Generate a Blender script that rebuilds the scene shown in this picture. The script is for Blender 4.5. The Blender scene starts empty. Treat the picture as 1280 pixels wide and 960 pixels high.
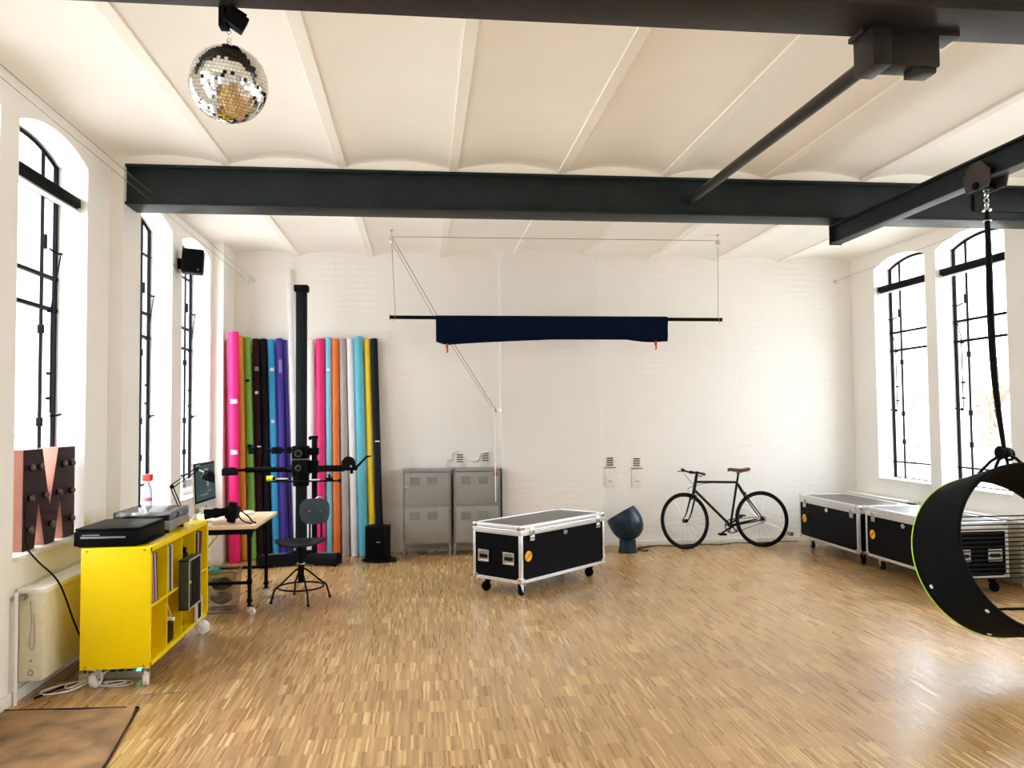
import bpy, bmesh, math, random
from mathutils import Vector as V, Matrix as M
random.seed(7)
R = math.radians
PI = math.pi
S = bpy.context.scene
COL = S.collection
# ---------------------------------------------------------------- camera, world, exposure
cam = bpy.data.objects.new('camera', bpy.data.cameras.new('camera')); COL.objects.link(cam)
CAM_H = 1.62
F_PX = 997.0
cam.data.sensor_width = 36; cam.data.lens = F_PX / 1280 * 36; cam.data.clip_start = .05
def cam_matrix(yaw, pitch, roll):
    f = V((math.sin(yaw)*math.cos(pitch), math.cos(yaw)*math.cos(pitch), math.sin(pitch)))
    r0 = V((math.cos(yaw), -math.sin(yaw), 0)); u0 = r0.cross(f)
    r = math.cos(roll)*r0 + math.sin(roll)*u0; u = -math.sin(roll)*r0 + math.cos(roll)*u0
    m = M((r, u, -f)).transposed().to_4x4(); m.translation = (0, 0, CAM_H)
    return m
cam.matrix_world = cam_matrix(.1126, .0418, -.00956)
S.camera = cam
S.view_settings.view_transform = 'Standard'; S.view_settings.look = 'None'
S.view_settings.gamma = 1; S.view_settings.use_curve_mapping = False
S.view_settings.exposure = 1.95
S.cycles.max_bounces = 14; S.cycles.diffuse_bounces = 10; S.cycles.glossy_bounces = 4
S.cycles.transparent_max_bounces = 12; S.cycles.transmission_bounces = 4
S.cycles.caustics_reflective = False; S.cycles.caustics_refractive = False
S.cycles.use_denoising = True
S.cycles.sample_clamp_indirect = 12
W = bpy.data.worlds.new('overcast_sky'); S.world = W; W.use_nodes = True
bg = W.node_tree.nodes['Background']; bg.inputs[1].default_value = 2.6
_n = W.node_tree.nodes.new; _l = W.node_tree.links.new      # overcast sky: brighter overhead than at the horizon
_tc = _n('ShaderNodeTexCoord'); _sp = _n('ShaderNodeSeparateXYZ'); _rp = _n('ShaderNodeValToRGB')
_l(_tc.outputs['Generated'], _sp.inputs[0]); _l(_sp.outputs['Z'], _rp.inputs['Fac']); _l(_rp.outputs['Color'], bg.inputs[0])
_e = _rp.color_ramp.elements; _e[0].position = 0; _e[0].color = (.62, .655, .69, 1); _e[1].position = .8; _e[1].color = (1.55, 1.66, 1.76, 1)

# ---------------------------------------------------------------- materials
def new_mat(name):
    m = bpy.data.materials.new(name); m.use_nodes = True
    return m, m.node_tree, m.node_tree.nodes['Principled BSDF']
def mat(name, col, rough=.5, metal=0, var=.06, scale=20, bump=0, bscale=None, coat=0, spec=None, emit=None):
    m, nt, p = new_mat(name)
    p.inputs['Roughness'].default_value = rough; p.inputs['Metallic'].default_value = metal
    if coat: p.inputs['Coat Weight'].default_value = coat
    if spec is not None: p.inputs['Specular IOR Level'].default_value = spec
    if emit: p.inputs['Emission Color'].default_value = (*col, 1); p.inputs['Emission Strength'].default_value = emit
    tc = nt.nodes.new('ShaderNodeTexCoord'); n = nt.nodes.new('ShaderNodeTexNoise')
    n.inputs['Scale'].default_value = scale; n.inputs['Detail'].default_value = 3
    nt.links.new(tc.outputs['Object'], n.inputs['Vector'])
    r = nt.nodes.new('ShaderNodeValToRGB'); e = r.color_ramp.elements
    e[0].position = .3; e[1].position = .7
    e[0].color = (*[c*(1-var) for c in col], 1); e[1].color = (*[min(1, c*(1+var)) for c in col], 1)
    nt.links.new(n.outputs['Fac'], r.inputs['Fac']); nt.links.new(r.outputs['Color'], p.inputs['Base Color'])
    if bump:
        n2 = nt.nodes.new('ShaderNodeTexNoise'); n2.inputs['Scale'].default_value = bscale or scale
        n2.inputs['Detail'].default_value = 4
        nt.links.new(tc.outputs['Object'], n2.inputs['Vector'])
        b = nt.nodes.new('ShaderNodeBump'); b.inputs['Strength'].default_value = bump; b.inputs['Distance'].default_value = .01
        nt.links.new(n2.outputs['Fac'], b.inputs['Height']); nt.links.new(b.outputs['Normal'], p.inputs['Normal'])
    return m
def brick_paint(name, col, swap, strength):
    m, nt, p = new_mat(name); L = nt.links.new; N = nt.nodes.new
    p.inputs['Roughness'].default_value = .6
    tc = N('ShaderNodeTexCoord'); sep = N('ShaderNodeSeparateXYZ'); cmb = N('ShaderNodeCombineXYZ')
    L(tc.outputs['Object'], sep.inputs[0])
    L(sep.outputs['Y' if swap else 'X'], cmb.inputs['X']); L(sep.outputs['Z'], cmb.inputs['Y'])
    wob = N('ShaderNodeTexNoise'); wob.inputs['Scale'].default_value = 9; L(tc.outputs['Object'], wob.inputs['Vector'])
    ad = N('ShaderNodeMixRGB'); ad.blend_type = 'ADD'; ad.inputs[0].default_value = .03
    L(cmb.outputs[0], ad.inputs[1]); L(wob.outputs['Color'], ad.inputs[2])
    br = N('ShaderNodeTexBrick'); br.inputs['Scale'].default_value = 1
    br.inputs['Brick Width'].default_value = .255; br.inputs['Row Height'].default_value = .077
    br.inputs['Mortar Size'].default_value = .006; br.inputs['Mortar Smooth'].default_value = .8
    br.inputs['Color1'].default_value = (1, 1, 1, 1); br.inputs['Color2'].default_value = (.7, .7, .7, 1); br.inputs['Mortar'].default_value = (.2, .2, .2, 1)
    L(ad.outputs[0], br.inputs['Vector'])
    n = N('ShaderNodeTexNoise'); n.inputs['Scale'].default_value = 22; n.inputs['Detail'].default_value = 5; L(tc.outputs['Object'], n.inputs['Vector'])
    mx = N('ShaderNodeMixRGB'); mx.blend_type = 'ADD'; mx.inputs[0].default_value = .8
    L(br.outputs['Color'], mx.inputs[1]); L(n.outputs['Fac'], mx.inputs[2])
    # relief differs from place to place: thick paint hides some joints
    n3 = N('ShaderNodeTexNoise'); n3.inputs['Scale'].default_value = 1.1; L(tc.outputs['Object'], n3.inputs['Vector'])
    mr = N('ShaderNodeMapRange'); mr.inputs[1].default_value = .35; mr.inputs[2].default_value = .65
    mr.inputs[3].default_value = strength*.12; mr.inputs[4].default_value = strength; L(n3.outputs['Fac'], mr.inputs[0])
    b = N('ShaderNodeBump'); b.inputs['Distance'].default_value = .009; L(mr.outputs[0], b.inputs['Strength'])
    L(mx.outputs[0], b.inputs['Height']); L(b.outputs['Normal'], p.inputs['Normal'])
    r = N('ShaderNodeValToRGB'); e = r.color_ramp.elements; e[0].position = .3; e[1].position = .7
    e[0].color = (*[c*.97 for c in col], 1); e[1].color = (*col, 1); L(n3.outputs['Fac'], r.inputs['Fac'])
    L(r.outputs['Color'], p.inputs['Base Color'])
    return m
def floor_mat():
    m, nt, p = new_mat('industrial_oak_parquet'); L = nt.links.new; N = nt.nodes.new
    tc = N('ShaderNodeTexCoord'); sep = N('ShaderNodeSeparateXYZ'); L(tc.outputs['Object'], sep.inputs[0])
    def math_(op, a, b=None):
        n = N('ShaderNodeMath'); n.operation = op
        if hasattr(a, 'links'): L(a, n.inputs[0])
        else: n.inputs[0].default_value = a
        if b is not None:
            if hasattr(b, 'links'): L(b, n.inputs[1])
            else: n.inputs[1].default_value = b
        return n.outputs[0]
    blk = math_('FLOOR', math_('DIVIDE', sep.outputs['X'], .30))
    wb = N('ShaderNodeTexWhiteNoise'); wb.noise_dimensions = '1D'; L(blk, wb.inputs['W'])
    yy = math_('ADD', math_('DIVIDE', sep.outputs['Y'], .175), math_('MULTIPLY', wb.outputs['Value'], .55))
    row = math_('FLOOR', yy)
    strip = math_('FLOOR', math_('DIVIDE', sep.outputs['X'], .0105))
    c1 = N('ShaderNodeCombineXYZ'); L(strip, c1.inputs[0]); L(row, c1.inputs[1])
    w1 = N('ShaderNodeTexWhiteNoise'); L(c1.outputs[0], w1.inputs['Vector'])
    c2 = N('ShaderNodeCombineXYZ'); L(blk, c2.inputs[0]); L(row, c2.inputs[1])
    w2 = N('ShaderNodeTexWhiteNoise'); L(c2.outputs[0], w2.inputs['Vector'])
    v = math_('ADD', math_('MULTIPLY', w1.outputs['Value'], .90), math_('MULTIPLY', w2.outputs['Value'], .10))
    ramp = N('ShaderNodeValToRGB'); e = ramp.color_ramp.elements
    e[0].position = 0; e[0].color = (.27, .145, .052, 1); e[1].position = 1; e[1].color = (.68, .47, .205, 1)
    for pos, c in ((.25, (.335, .19, .070, 1)), (.55, (.40, .235, .090, 1)), (.82, (.475, .29, .118, 1))):
        x = ramp.color_ramp.elements.new(pos); x.color = c
    L(v, ramp.inputs['Fac'])
    # dark joint between rows of strips
    fr = math_('FRACT', yy)
    jt = math_('LESS_THAN', fr, .010)
    mx = N('ShaderNodeMixRGB'); L(math_('MULTIPLY', jt, .25), mx.inputs[0]); L(ramp.outputs['Color'], mx.inputs[1]); mx.inputs[2].default_value = (.12, .06, .03, 1)
    # broad wear patches
    nz = N('ShaderNodeTexNoise'); nz.inputs['Scale'].default_value = .9; nz.inputs['Detail'].default_value = 4; L(tc.outputs['Object'], nz.inputs['Vector'])
    hs = N('ShaderNodeHueSaturation'); L(mx.outputs[0], hs.inputs['Color'])
    mr = N('ShaderNodeMapRange'); mr.inputs[1].default_value = .3; mr.inputs[2].default_value = .7; mr.inputs[3].default_value = .88; mr.inputs[4].default_value = 1.12
    L(nz.outputs['Fac'], mr.inputs[0]); L(mr.outputs[0], hs.inputs['Value']); L(hs.outputs[0], p.inputs['Base Color'])
    mr2 = N('ShaderNodeMapRange'); mr2.inputs[3].default_value = .26; mr2.inputs[4].default_value = .40; L(w1.outputs['Value'], mr2.inputs[0]); L(mr2.outputs[0], p.inputs['Roughness'])
    p.inputs['Specular IOR Level'].default_value = .6
    return m
def glass_mat(name, tint=(1, 1, 1), alpha=.9, rough=.02):
    m = bpy.data.materials.new(name); m.use_nodes = True; nt = m.node_tree; nt.nodes.clear()
    o = nt.nodes.new('ShaderNodeOutputMaterial'); mx = nt.nodes.new('ShaderNodeMixShader')
    t = nt.nodes.new('ShaderNodeBsdfTransparent'); t.inputs[0].default_value = (*tint, 1)
    g = nt.nodes.new('ShaderNodeBsdfGlossy'); g.inputs['Roughness'].default_value = rough
    mx.inputs[0].default_value = 1-alpha
    nt.links.new(t.outputs[0], mx.inputs[1]); nt.links.new(g.outputs[0], mx.inputs[2]); nt.links.new(mx.outputs[0], o.inputs[0])
    return m

M_WALL = brick_paint('white_painted_brick', (.86, .835, .79), False, .62)
M_CHIM = brick_paint('chimney_painted_brick', (.79, .76, .705), False, .35)  # painted brick, a little darker than the other walls
M_WALLS = brick_paint('white_painted_brick_side', (.85, .825, .775), True, .22)
M_CEIL = mat('cream_plaster', (.89, .86, .79), .75, var=.025, scale=1.2, bump=.15, bscale=14)
M_FLOOR = floor_mat()
M_TRIM = mat('white_gloss_trim', (.80, .78, .72), .4)
M_STEEL = mat('black_green_steel_paint', (.013, .019, .018), .45, spec=.18, var=.2, scale=5, bump=.12, bscale=30)
M_STEEL2 = mat('dark_brown_black_steel_paint', (.020, .016, .014), .4, spec=.18, var=.25, scale=4, bump=.12, bscale=30)
M_RUST = mat('rubbed_rusty_paint', (.030, .018, .014), .7, var=.3)
M_FRAME = mat('black_window_steel', (.006, .006, .009), .5, spec=.05)
M_GLASS = glass_mat('window_glass', (.97, .98, 1), .93)
M_CHROME = mat('zinc_chrome', (.68, .68, .66), .25, 1)
M_ALU = mat('aluminium', (.80, .80, .80), .34, .85, var=.03)
M_BLK = mat('black_matt', (.005, .005, .006), .5, spec=.05)
M_BLKL = mat('black_laminate', (.003, .003, .004), .38, spec=.05, var=.15, scale=60, bump=.1, bscale=200)
M_LID = mat('brown_black_hex_laminate', (.035, .030, .026), .3, var=.1, scale=50, bump=.08, bscale=200)
M_RUB = mat('black_rubber', (.006, .006, .006), .7, spec=.05)
M_WHT = mat('white_plastic', (.80, .80, .78), .4)
M_YEL = mat('yellow_lacquer', (.82, .60, .001), .35, var=.02, spec=.2)
M_GREY = mat('grey_locker_steel', (.29, .275, .25), .4, .3, var=.06, scale=3)
M_GREYF = mat('grey_locker_frame', (.27, .27, .26), .38, .4)
M_NAVY = mat('navy_cloth', (.001, .005, .020), .8, spec=.06, var=.15, bump=.2, bscale=60)
M_RED = mat('red_plastic', (.65, .02, .01), .4)
M_CABLE = mat('steel_wire', (.25, .24, .22), .4, .6)
M_WOOD = mat('birch_ply', (.74, .55, .34), .45, var=.06, scale=8)
M_SCREEN = mat('dark_screen', (.012, .03, .045), .15)
M_MIR = mat('mirror_tiles', (.86, .87, .84), .03, 1, var=.01)
M_FELT = mat('black_felt_band', (.005, .006, .006), .75, spec=.05, var=.2, scale=80, bump=.3, bscale=300)
M_LIME = mat('lime_piping', (.50, .85, .03), .5)
M_TAN = mat('brown_hide', (.25, .14, .058), .9, var=.5, scale=5, bump=.3, bscale=80)
M_RAD = mat('cream_enamel', (.70, .65, .48), .35)
M_ORANGE = mat('orange_sticker', (.95, .42, .01), .4)
M_SADDLE = mat('brown_leather', (.10, .022, .012), .4)
M_BLUEG = mat('blue_black_enamel', (.005, .018, .034), .3, spec=.3)
M_BGREY = mat('blue_grey_plywood', (.025, .05, .072), .4)
M_PINK = mat('copper_pink_metal', (.33, .13, .085), .4, .2)
M_DBROWN = mat('dark_maroon_metal', (.022, .006, .008), .5, spec=.18)
M_BULB = mat('smoky_bulb_glass', (.05, .04, .03), .15, coat=.2)

# ---------------------------------------------------------------- mesh helpers
class B:
    def __init__(s): s.bm = bmesh.new()
    def box(s, c, size, rot=None, bev=0):
        t = bmesh.new(); bmesh.ops.create_cube(t, size=1)
        bmesh.ops.scale(t, vec=size, verts=t.verts)
        if bev: bmesh.ops.bevel(t, geom=t.edges[:], offset=bev, segments=2, affect='EDGES', profile=.6)
        m = M.Translation(V(c)) @ (rot.to_4x4() if rot is not None else M.Identity(4))
        s.add(t, m); return s
    def bx(s, x0, x1, y0, y1, z0, z1, bev=0):
        return s.box(((x0+x1)/2, (y0+y1)/2, (z0+z1)/2), (abs(x1-x0), abs(y1-y0), abs(z1-z0)), None, bev)
    def add(s, t, m=None):
        if m is not None: bmesh.ops.transform(t, matrix=m, verts=t.verts)
        me = bpy.data.meshes.new('t'); t.to_mesh(me); t.free(); s.bm.from_mesh(me); bpy.data.meshes.remove(me)
    def cyl(s, p0, p1, r, r2=None, seg=16):
        p0, p1 = V(p0), V(p1); d = p1-p0
        t = bmesh.new(); bmesh.ops.create_cone(t, cap_ends=True, segments=seg, radius1=r, radius2=r if r2 is None else r2, depth=d.length)
        s.add(t, M.Translation((p0+p1)/2) @ d.to_track_quat('Z', 'Y').to_matrix().to_4x4()); return s
    def tube(s, pts, r, seg=8, closed=False):
        pts = [V(p) for p in pts]; n = len(pts); bm = s.bm; rings = []; up = None
        rr = r if isinstance(r, (list, tuple)) else [r]*n
        for i, p in enumerate(pts):
            a = pts[(i-1) % n] if (closed or i > 0) else p
            b = pts[(i+1) % n] if (closed or i < n-1) else p
            t = (b-a).normalized()
            if up is None:
                up = V((0, 0, 1)) if abs(t.z) < .9 else V((1, 0, 0))
            u = (up-t*up.dot(t)).normalized(); up = u; w = t.cross(u)
            rings.append([bm.verts.new(p+(u*math.cos(2*PI*k/seg)+w*math.sin(2*PI*k/seg))*rr[i]) for k in range(seg)])
        for i in range(n if closed else n-1):
            A, C = rings[i], rings[(i+1) % n]
            for k in range(seg): bm.faces.new((A[k], A[(k+1) % seg], C[(k+1) % seg], C[k]))
        if not closed:
            bm.faces.new(rings[0][::-1]); bm.faces.new(rings[-1])
        return s
    def lathe(s, prof, m=None, seg=32, cap=True):
        bm = bmesh.new(); rings = []
        for r, z in prof:
            rings.append([bm.verts.new((r*math.cos(2*PI*k/seg), r*math.sin(2*PI*k/seg), z)) for k in range(seg)])
        for A, C in zip(rings, rings[1:]):
            for k in range(seg): bm.faces.new((A[k], A[(k+1) % seg], C[(k+1) % seg], C[k]))
        if cap:
            bm.faces.new(rings[0][::-1]); bm.faces.new(rings[-1])
        s.add(bm, m or M.Identity(4)); return s
    def prism(s, poly, d, m=None):
        bm = bmesh.new(); n = len(poly)
        a = [bm.verts.new((x, y, 0)) for x, y in poly]; b = [bm.verts.new((x, y, d)) for x, y in poly]
        bm.faces.new(a[::-1]); bm.faces.new(b)
        for k in range(n): bm.faces.new((a[k], a[(k+1) % n], b[(k+1) % n], b[k]))
        s.add(bm, m or M.Identity(4)); return s
    def ball(s, c, r, seg=16, sc=(1, 1, 1)):
        t = bmesh.new(); bmesh.ops.create_uvsphere(t, u_segments=seg, v_segments=max(6, seg//2), radius=r)
        s.add(t, M.Translation(V(c)) @ M.Diagonal((*sc, 1))); return s
    def torus(s, m, r1, r2, seg=48, sg=8):
        return s.tube([m @ V((r1*math.cos(2*PI*k/seg), r1*math.sin(2*PI*k/seg), 0)) for k in range(seg)], r2, sg, True)
    def quad(s, *p):
        s.bm.faces.new([s.bm.verts.new(V(q)) for q in p]); return s
def smooth(pts, n=6):
    pts = [V(p) for p in pts]; out = []
    for i in range(len(pts)-1):
        p0 = pts[max(i-1, 0)]; p1, p2 = pts[i], pts[i+1]; p3 = pts[min(i+2, len(pts)-1)]
        for k in range(n):
            t = k/n
            out.append(.5*((2*p1)+(p2-p0)*t+(2*p0-5*p1+4*p2-p3)*t*t+(3*p1-p0-3*p2+p3)*t**3))
    return out+[pts[-1]]
def linkm(name, b, m, parent=None, world=False, sm=True, norm=True, label=None):
    if norm: bmesh.ops.recalc_face_normals(b.bm, faces=b.bm.faces)
    me = bpy.data.meshes.new(name); b.bm.to_mesh(me); b.bm.free()
    for x in (m if isinstance(m, (list, tuple)) else [m]): me.materials.append(x)
    o = bpy.data.objects.new(name, me); COL.objects.link(o)
    if world and parent is not None:
        w = M.Identity(4); q = parent
        while q is not None: w = q.matrix_basis @ w; q = q.parent
        me.transform(w.inverted())
    if sm:
        me.polygons.foreach_set('use_smooth', [True]*len(me.polygons)); me.set_sharp_from_angle(angle=R(38))
    if parent is not None: o.parent = parent
    if label: o['label'] = label
    return o
def tag(o, label, cat, group=None):
    o['label'] = label; o['category'] = cat
    if group: o['group'] = group
    return o
def thing(name, label, cat, loc=(0, 0, 0), rz=0, group=None, mat4=None):
    o = bpy.data.objects.new(name, None); COL.objects.link(o); o.empty_display_size = .05
    if mat4 is not None: o.matrix_basis = mat4
    else: o.location = loc; o.rotation_euler = (0, 0, rz)
    o.matrix_basis  # keep evaluated
    return tag(o, label, cat, group)
def solo(name, b, m, label, cat, group=None, sm=True):
    c = V((0, 0, 0)); vs = [v.co for v in b.bm.verts]
    c = V(((min(v.x for v in vs)+max(v.x for v in vs))/2, (min(v.y for v in vs)+max(v.y for v in vs))/2, min(v.z for v in vs)))
    bmesh.ops.translate(b.bm, vec=-c, verts=b.bm.verts)
    o = linkm(name, b, m, sm=sm); o.location = c
    return tag(o, label, cat, group)
def struct(name, b, m, parent=None, **k):
    o = linkm(name, b, m, parent, **k)
    if parent is None: o['kind'] = 'structure'
    return o
def copy_tree(o, parent=None):
    c = o.copy(); COL.objects.link(c); c.parent = parent
    for ch in list(o.children): copy_tree(ch, c)
    return c
def rotm(axis, deg): return M.Rotation(R(deg), 4, axis)
def frame_m(o, x, y, z):  # matrix with given axes as columns
    m = M((V(x), V(y), V(z))).transposed().to_4x4(); m.translation = V(o); return m

# ---------------------------------------------------------------- room shell
XL, XR, YB, YF = -2.36, 5.62, 9.87, -4.0
ZR, ZC = 3.61, 3.675           # rib underside, vault crown
SILL, SPR, RISE = .815, 3.42, .10
b = B().quad((XL-.6, YF-.3, 0), (XR+.6, YF-.3, 0), (XR+.6, YB+.3, 0), (XL-.6, YB+.3, 0))
struct('floor', b, M_FLOOR, norm=False)
def arch_pts(y0, y1, n=12):
    w = (y1-y0)/2; rad = (w*w+RISE*RISE)/(2*RISE); cy = (y0+y1)/2; cz = SPR+RISE-rad
    return [(y0+(y1-y0)*k/n, cz+math.sqrt(max(0, rad*rad-(y0+(y1-y0)*k/n-cy)**2))) for k in range(n+1)]
def window_wall(name, x, sgn, wins, y0, y1, ztop, th=.42):
    """inner face at x, wall goes outwards by th along sgn; arched openings cut through it"""
    b = B(); xo = x+sgn*th
    edges = [y0]+[v for w in wins for v in w]+[y1]
    for k in range(0, len(edges), 2):
        for xx in (x, xo): b.quad((xx, edges[k], 0), (xx, edges[k+1], 0), (xx, edges[k+1], ztop), (xx, edges[k], ztop))
    for a, c in wins:
        for xx in (x, xo):
            b.quad((xx, a, 0), (xx, c, 0), (xx, c, SILL), (xx, a, SILL))
            ap = arch_pts(a, c)
            for (ya, za), (yb_, zb) in zip(ap, ap[1:]): b.quad((xx, ya, za), (xx, yb_, zb), (xx, yb_, ztop), (xx, ya, ztop))
        b.quad((x, a, SILL), (x, c, SILL), (xo, c, SILL), (xo, a, SILL))
        b.quad((x, a, SILL), (x, a, SPR), (xo, a, SPR), (xo, a, SILL)); b.quad((x, c, SILL), (x, c, SPR), (xo, c, SPR), (xo, c, SILL))
        for (ya, za), (yb_, zb) in zip(ap, ap[1:]): b.quad((x, ya, za), (x, yb_, zb), (xo, yb_, zb), (xo, ya, za))
    bmesh.ops.remove_doubles(b.bm, verts=b.bm.verts, dist=.0005)
    return b
ZT = 3.80
WL = [(-2.85, -1.81), (-1.56, -.55), (.42, 1.46), (1.70, 2.70), (3.70, 4.74), (4.95, 5.93), (6.83, 7.87), (8.18, 9.24)]
WR = [(-2.75, -1.70), (-1.52, -.47), (.50, 1.55), (1.73, 2.78), (3.75, 4.80), (5.0, 6.05), (7.09, 8.14), (8.33, 9.34)]
b = window_wall('wall_left', XL, -1, WL, YF, YB, ZT)
for y in (6.33, 3.0, -.25, -3.5):                   # pilasters that carry the beams
    b.bx(XL, XL+.10, y, y+.38, 0, ZT)
b.bx(XL, -2.24, 9.34, YB, 0, ZT)
struct('wall_left', b, M_WALLS, norm=False)
b = window_wall('wall_right', XR, 1, WR, YF, YB, ZT)
for y in (6.33, 3.0, -.25, -3.5): b.bx(XR-.10, XR, y, y+.38, 0, ZT)
struct('wall_right', b, M_WALLS, norm=False)
b = B().bx(XL-.42, XR+.42, YB, YB+.3, 0, ZT)
struct('wall_back', b, M_WALL)
struct('wall_chimney', B().bx(.955, 2.17, 9.60, YB, 0, ZT, .006), M_CHIM)
# front wall, behind the camera
struct('wall_front', B().bx(XL-.42, XR+.42, YF-.3, YF, 0, ZT), M_WALLS)
# vaulted ceiling: shallow caps sprung between ribs that run with the depth of the room
b = B(); ribs = [-1.51, -.62, .26, 1.15, 2.02, 2.89, 3.76, 4.65]
prof = []
lims = [XL-.05]+ribs+[XR+.05]
for k in range(len(lims)-1):
    a, c = lims[k], lims[k+1]
    a2 = a+.035 if k else a; c2 = c-.035 if k < len(lims)-2 else c
    if k: prof += [(a-.035, ZR), (a+.035, ZR)]
    z0 = ZR+.012
    for j in range(13):
        t = j/12; prof.append((a2+(c2-a2)*t, z0+(ZC-z0)*math.sin(PI*t)**.9))
for (xa, za), (xc, zc) in zip(prof, prof[1:]):
    if abs(xa-xc)+abs(za-zc) > 1e-5: b.quad((xa, YF-.1, za), (xc, YF-.1, zc), (xc, YB+.1, zc), (xa, YB+.1, za))
bmesh.ops.remove_doubles(b.bm, verts=b.bm.verts, dist=.0005)
for y in (6.35, 2.99, -.30, -3.6): b.bx(XL, XR, y+.01, y+.26, ZR-.012, ZC+.1)
struct('ceiling', b, M_CEIL, norm=False)
# a flat roof above the vaults keeps the sky out
b = B().bx(XL-.6, XR+.6, YF-.4, YB+.4, ZT, ZT+.12); struct('trim_1', b, M_CEIL)
# baseboards
struct('baseboard_back', B().bx(-2.24, .955, YB-.022, YB, 0, .055, .004).bx(2.17, XR, YB-.022, YB, 0, .055, .004).bx(.93, 2.195, 9.578, 9.6, 0, .055, .004), M_TRIM)
struct('baseboard_left', B().bx(XL, XL+.022, YF, 6.33, 0, .07, .004).bx(XL, XL+.022, 6.71, 9.34, 0, .07, .004), M_TRIM)
struct('baseboard_right', B().bx(XR-.022, XR, 6.71, YB, 0, .07, .004), M_TRIM)
struct('baseboard_front', B().bx(XL, XR, YF, YF+.02, 0, .07), M_TRIM)

# ---------------------------------------------------------------- windows
wn = 0
def window(x, sgn, y0, y1, blind, detail):
    """x: frame plane. sgn: outward direction"""
    global wn; wn += 1
    w = bpy.data.objects.new(f'window_{wn}', None); COL.objects.link(w); w['kind'] = 'structure'; w.location = (x, (y0+y1)/2, SILL)
    b = B(); t = .035
    ap = arch_pts(y0, y1, 14)
    b.tube([(x, y, z-.012) for y, z in ap], .014, 4)
    for y in (y0+.015, y1-.015): b.bx(x-.012, x+.012, y-.013, y+.013, SILL, SPR+.005)
    b.bx(x-.02, x+.02, y0, y1, SILL, SILL+.03)
    def top_at(y):
        for (ya, za), (yb_, zb) in zip(ap, ap[1:]):
            if ya <= y <= yb_: return za+(zb-za)*(y-ya)/(yb_-ya)
    for y in (y0+.21, y1-.21): b.bx(x-.009, x+.009, y-.008, y+.008, SILL, top_at(y)-.01)
    for z, h in ((3.17, .014), (2.62, .026), (2.40, .026), (1.03, .018)): b.bx(x-.014-sgn*.004, x+.014-sgn*.004, y0, y1, z-h/2, z+h/2)
    if detail:
        for y in (y0+.21, y1-.21):
            for z in (2.25, 1.62, 1.28): b.bx(x-.018, x+.018, y-.014, y+.014, z-.03, z+.03, .004)
    linkm('window_frame', b, M_FRAME, w, True)
    p = B(); n = len(ap)
    bm = p.bm; vs = [bm.verts.new((x+sgn*.004, y0+.02, SILL+.01)), bm.verts.new((x+sgn*.004, y1-.02, SILL+.01))]
    vs += [bm.verts.new((x+sgn*.004, min(max(y, y0+.02), y1-.02), z-.015)) for y, z in ap[::-1]]
    bm.faces.new(vs); linkm('window_pane', p, M_GLASS, w, True, sm=False)
    xi = XL if sgn < 0 else XR
    linkm('window_sill', B().bx(xi-sgn*.025, x, y0-.0, y1+.0, SILL-.004, SILL+.022, .004), M_TRIM, w, True)
    if detail:
        yc = y1-.21
        b = B().bx(x-sgn*.01, x-sgn*.03, yc-.012, yc+.012, 2.80, 2.90, .004)
        b.tube([(x-sgn*.05, yc, 2.80), (x-sgn*.07, yc+.06, 2.78), (x-sgn*.075, yc+.13, 2.79)], .008, 6)
        b.tube([(x-sgn*.07, yc+.12, 2.78), (x-sgn*.045, yc+.05, 2.42)], .005, 6)
        b.tube([(x-sgn*.045, yc+.05, 2.42), (x-sgn*.045, yc+.05, 1.68)], .006, 6)
        for z in (2.38, 1.95, 1.78): b.bx(x-sgn*.02, x-sgn*.055, yc+.035, yc+.065, z-.010, z+.010, .003)
        b.ball((x-sgn*.06, yc+.05, 1.66), .018, 10); b.tube([(x-sgn*.07, yc+.05, 1.66), (x-sgn*.08, yc+.13, 1.67)], .008, 6)
        linkm('window_opener', b, M_FRAME, w, True)
    if blind:
        b = B(); xb = XL-.08 if sgn < 0 else XR+.08
        b.bx(xb-.035, xb+.035, y0+.0, y1-.0, 3.135, 3.20, .01)
        b.cyl((xb, y0+.005, 3.15), (xb, y1-.005, 3.15), .036, seg=14)
        bl = linkm('blind_box', b, M_BLK, w, True)
        b = B().bx(xb-.028, xb+.028, y0+.03, y1-.03, 3.103, 3.116, .003)
        for y in (y0+.02, y1-.02): b.bx(xb-.03, xb+.03, y-.012, y+.012, 3.10, 3.21, .003)
        linkm('blind_rail', b, M_ALU, w, True)
    return w
for k, (a, c) in enumerate(WL): window(XL-.21, -1, a, c, k in (1, 3, 4, 5), k >= 4)
for k, (a, c) in enumerate(WR): window(XR+.21, 1, a, c, k >= 3, k >= 4)
# daylight portals: they only guide sampling of the sky through the openings
def portal(loc, rot, sx, sy):
    l = bpy.data.lights.new('sky_portal', 'AREA'); l.shape = 'RECTANGLE'; l.size = sx; l.size_y = sy; l.cycles.is_portal = True
    o = bpy.data.objects.new('sky_portal', l); COL.objects.link(o); o.location = loc; o.rotation_euler = rot
for a, c in WL: portal((XL-.43, (a+c)/2, (SILL+SPR+RISE)/2), (0, -PI/2, 0), SPR+RISE-SILL, c-a)
for a, c in WR: portal((XR+.43, (a+c)/2, (SILL+SPR+RISE)/2), (0, PI/2, 0), SPR+RISE-SILL, c-a)

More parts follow.
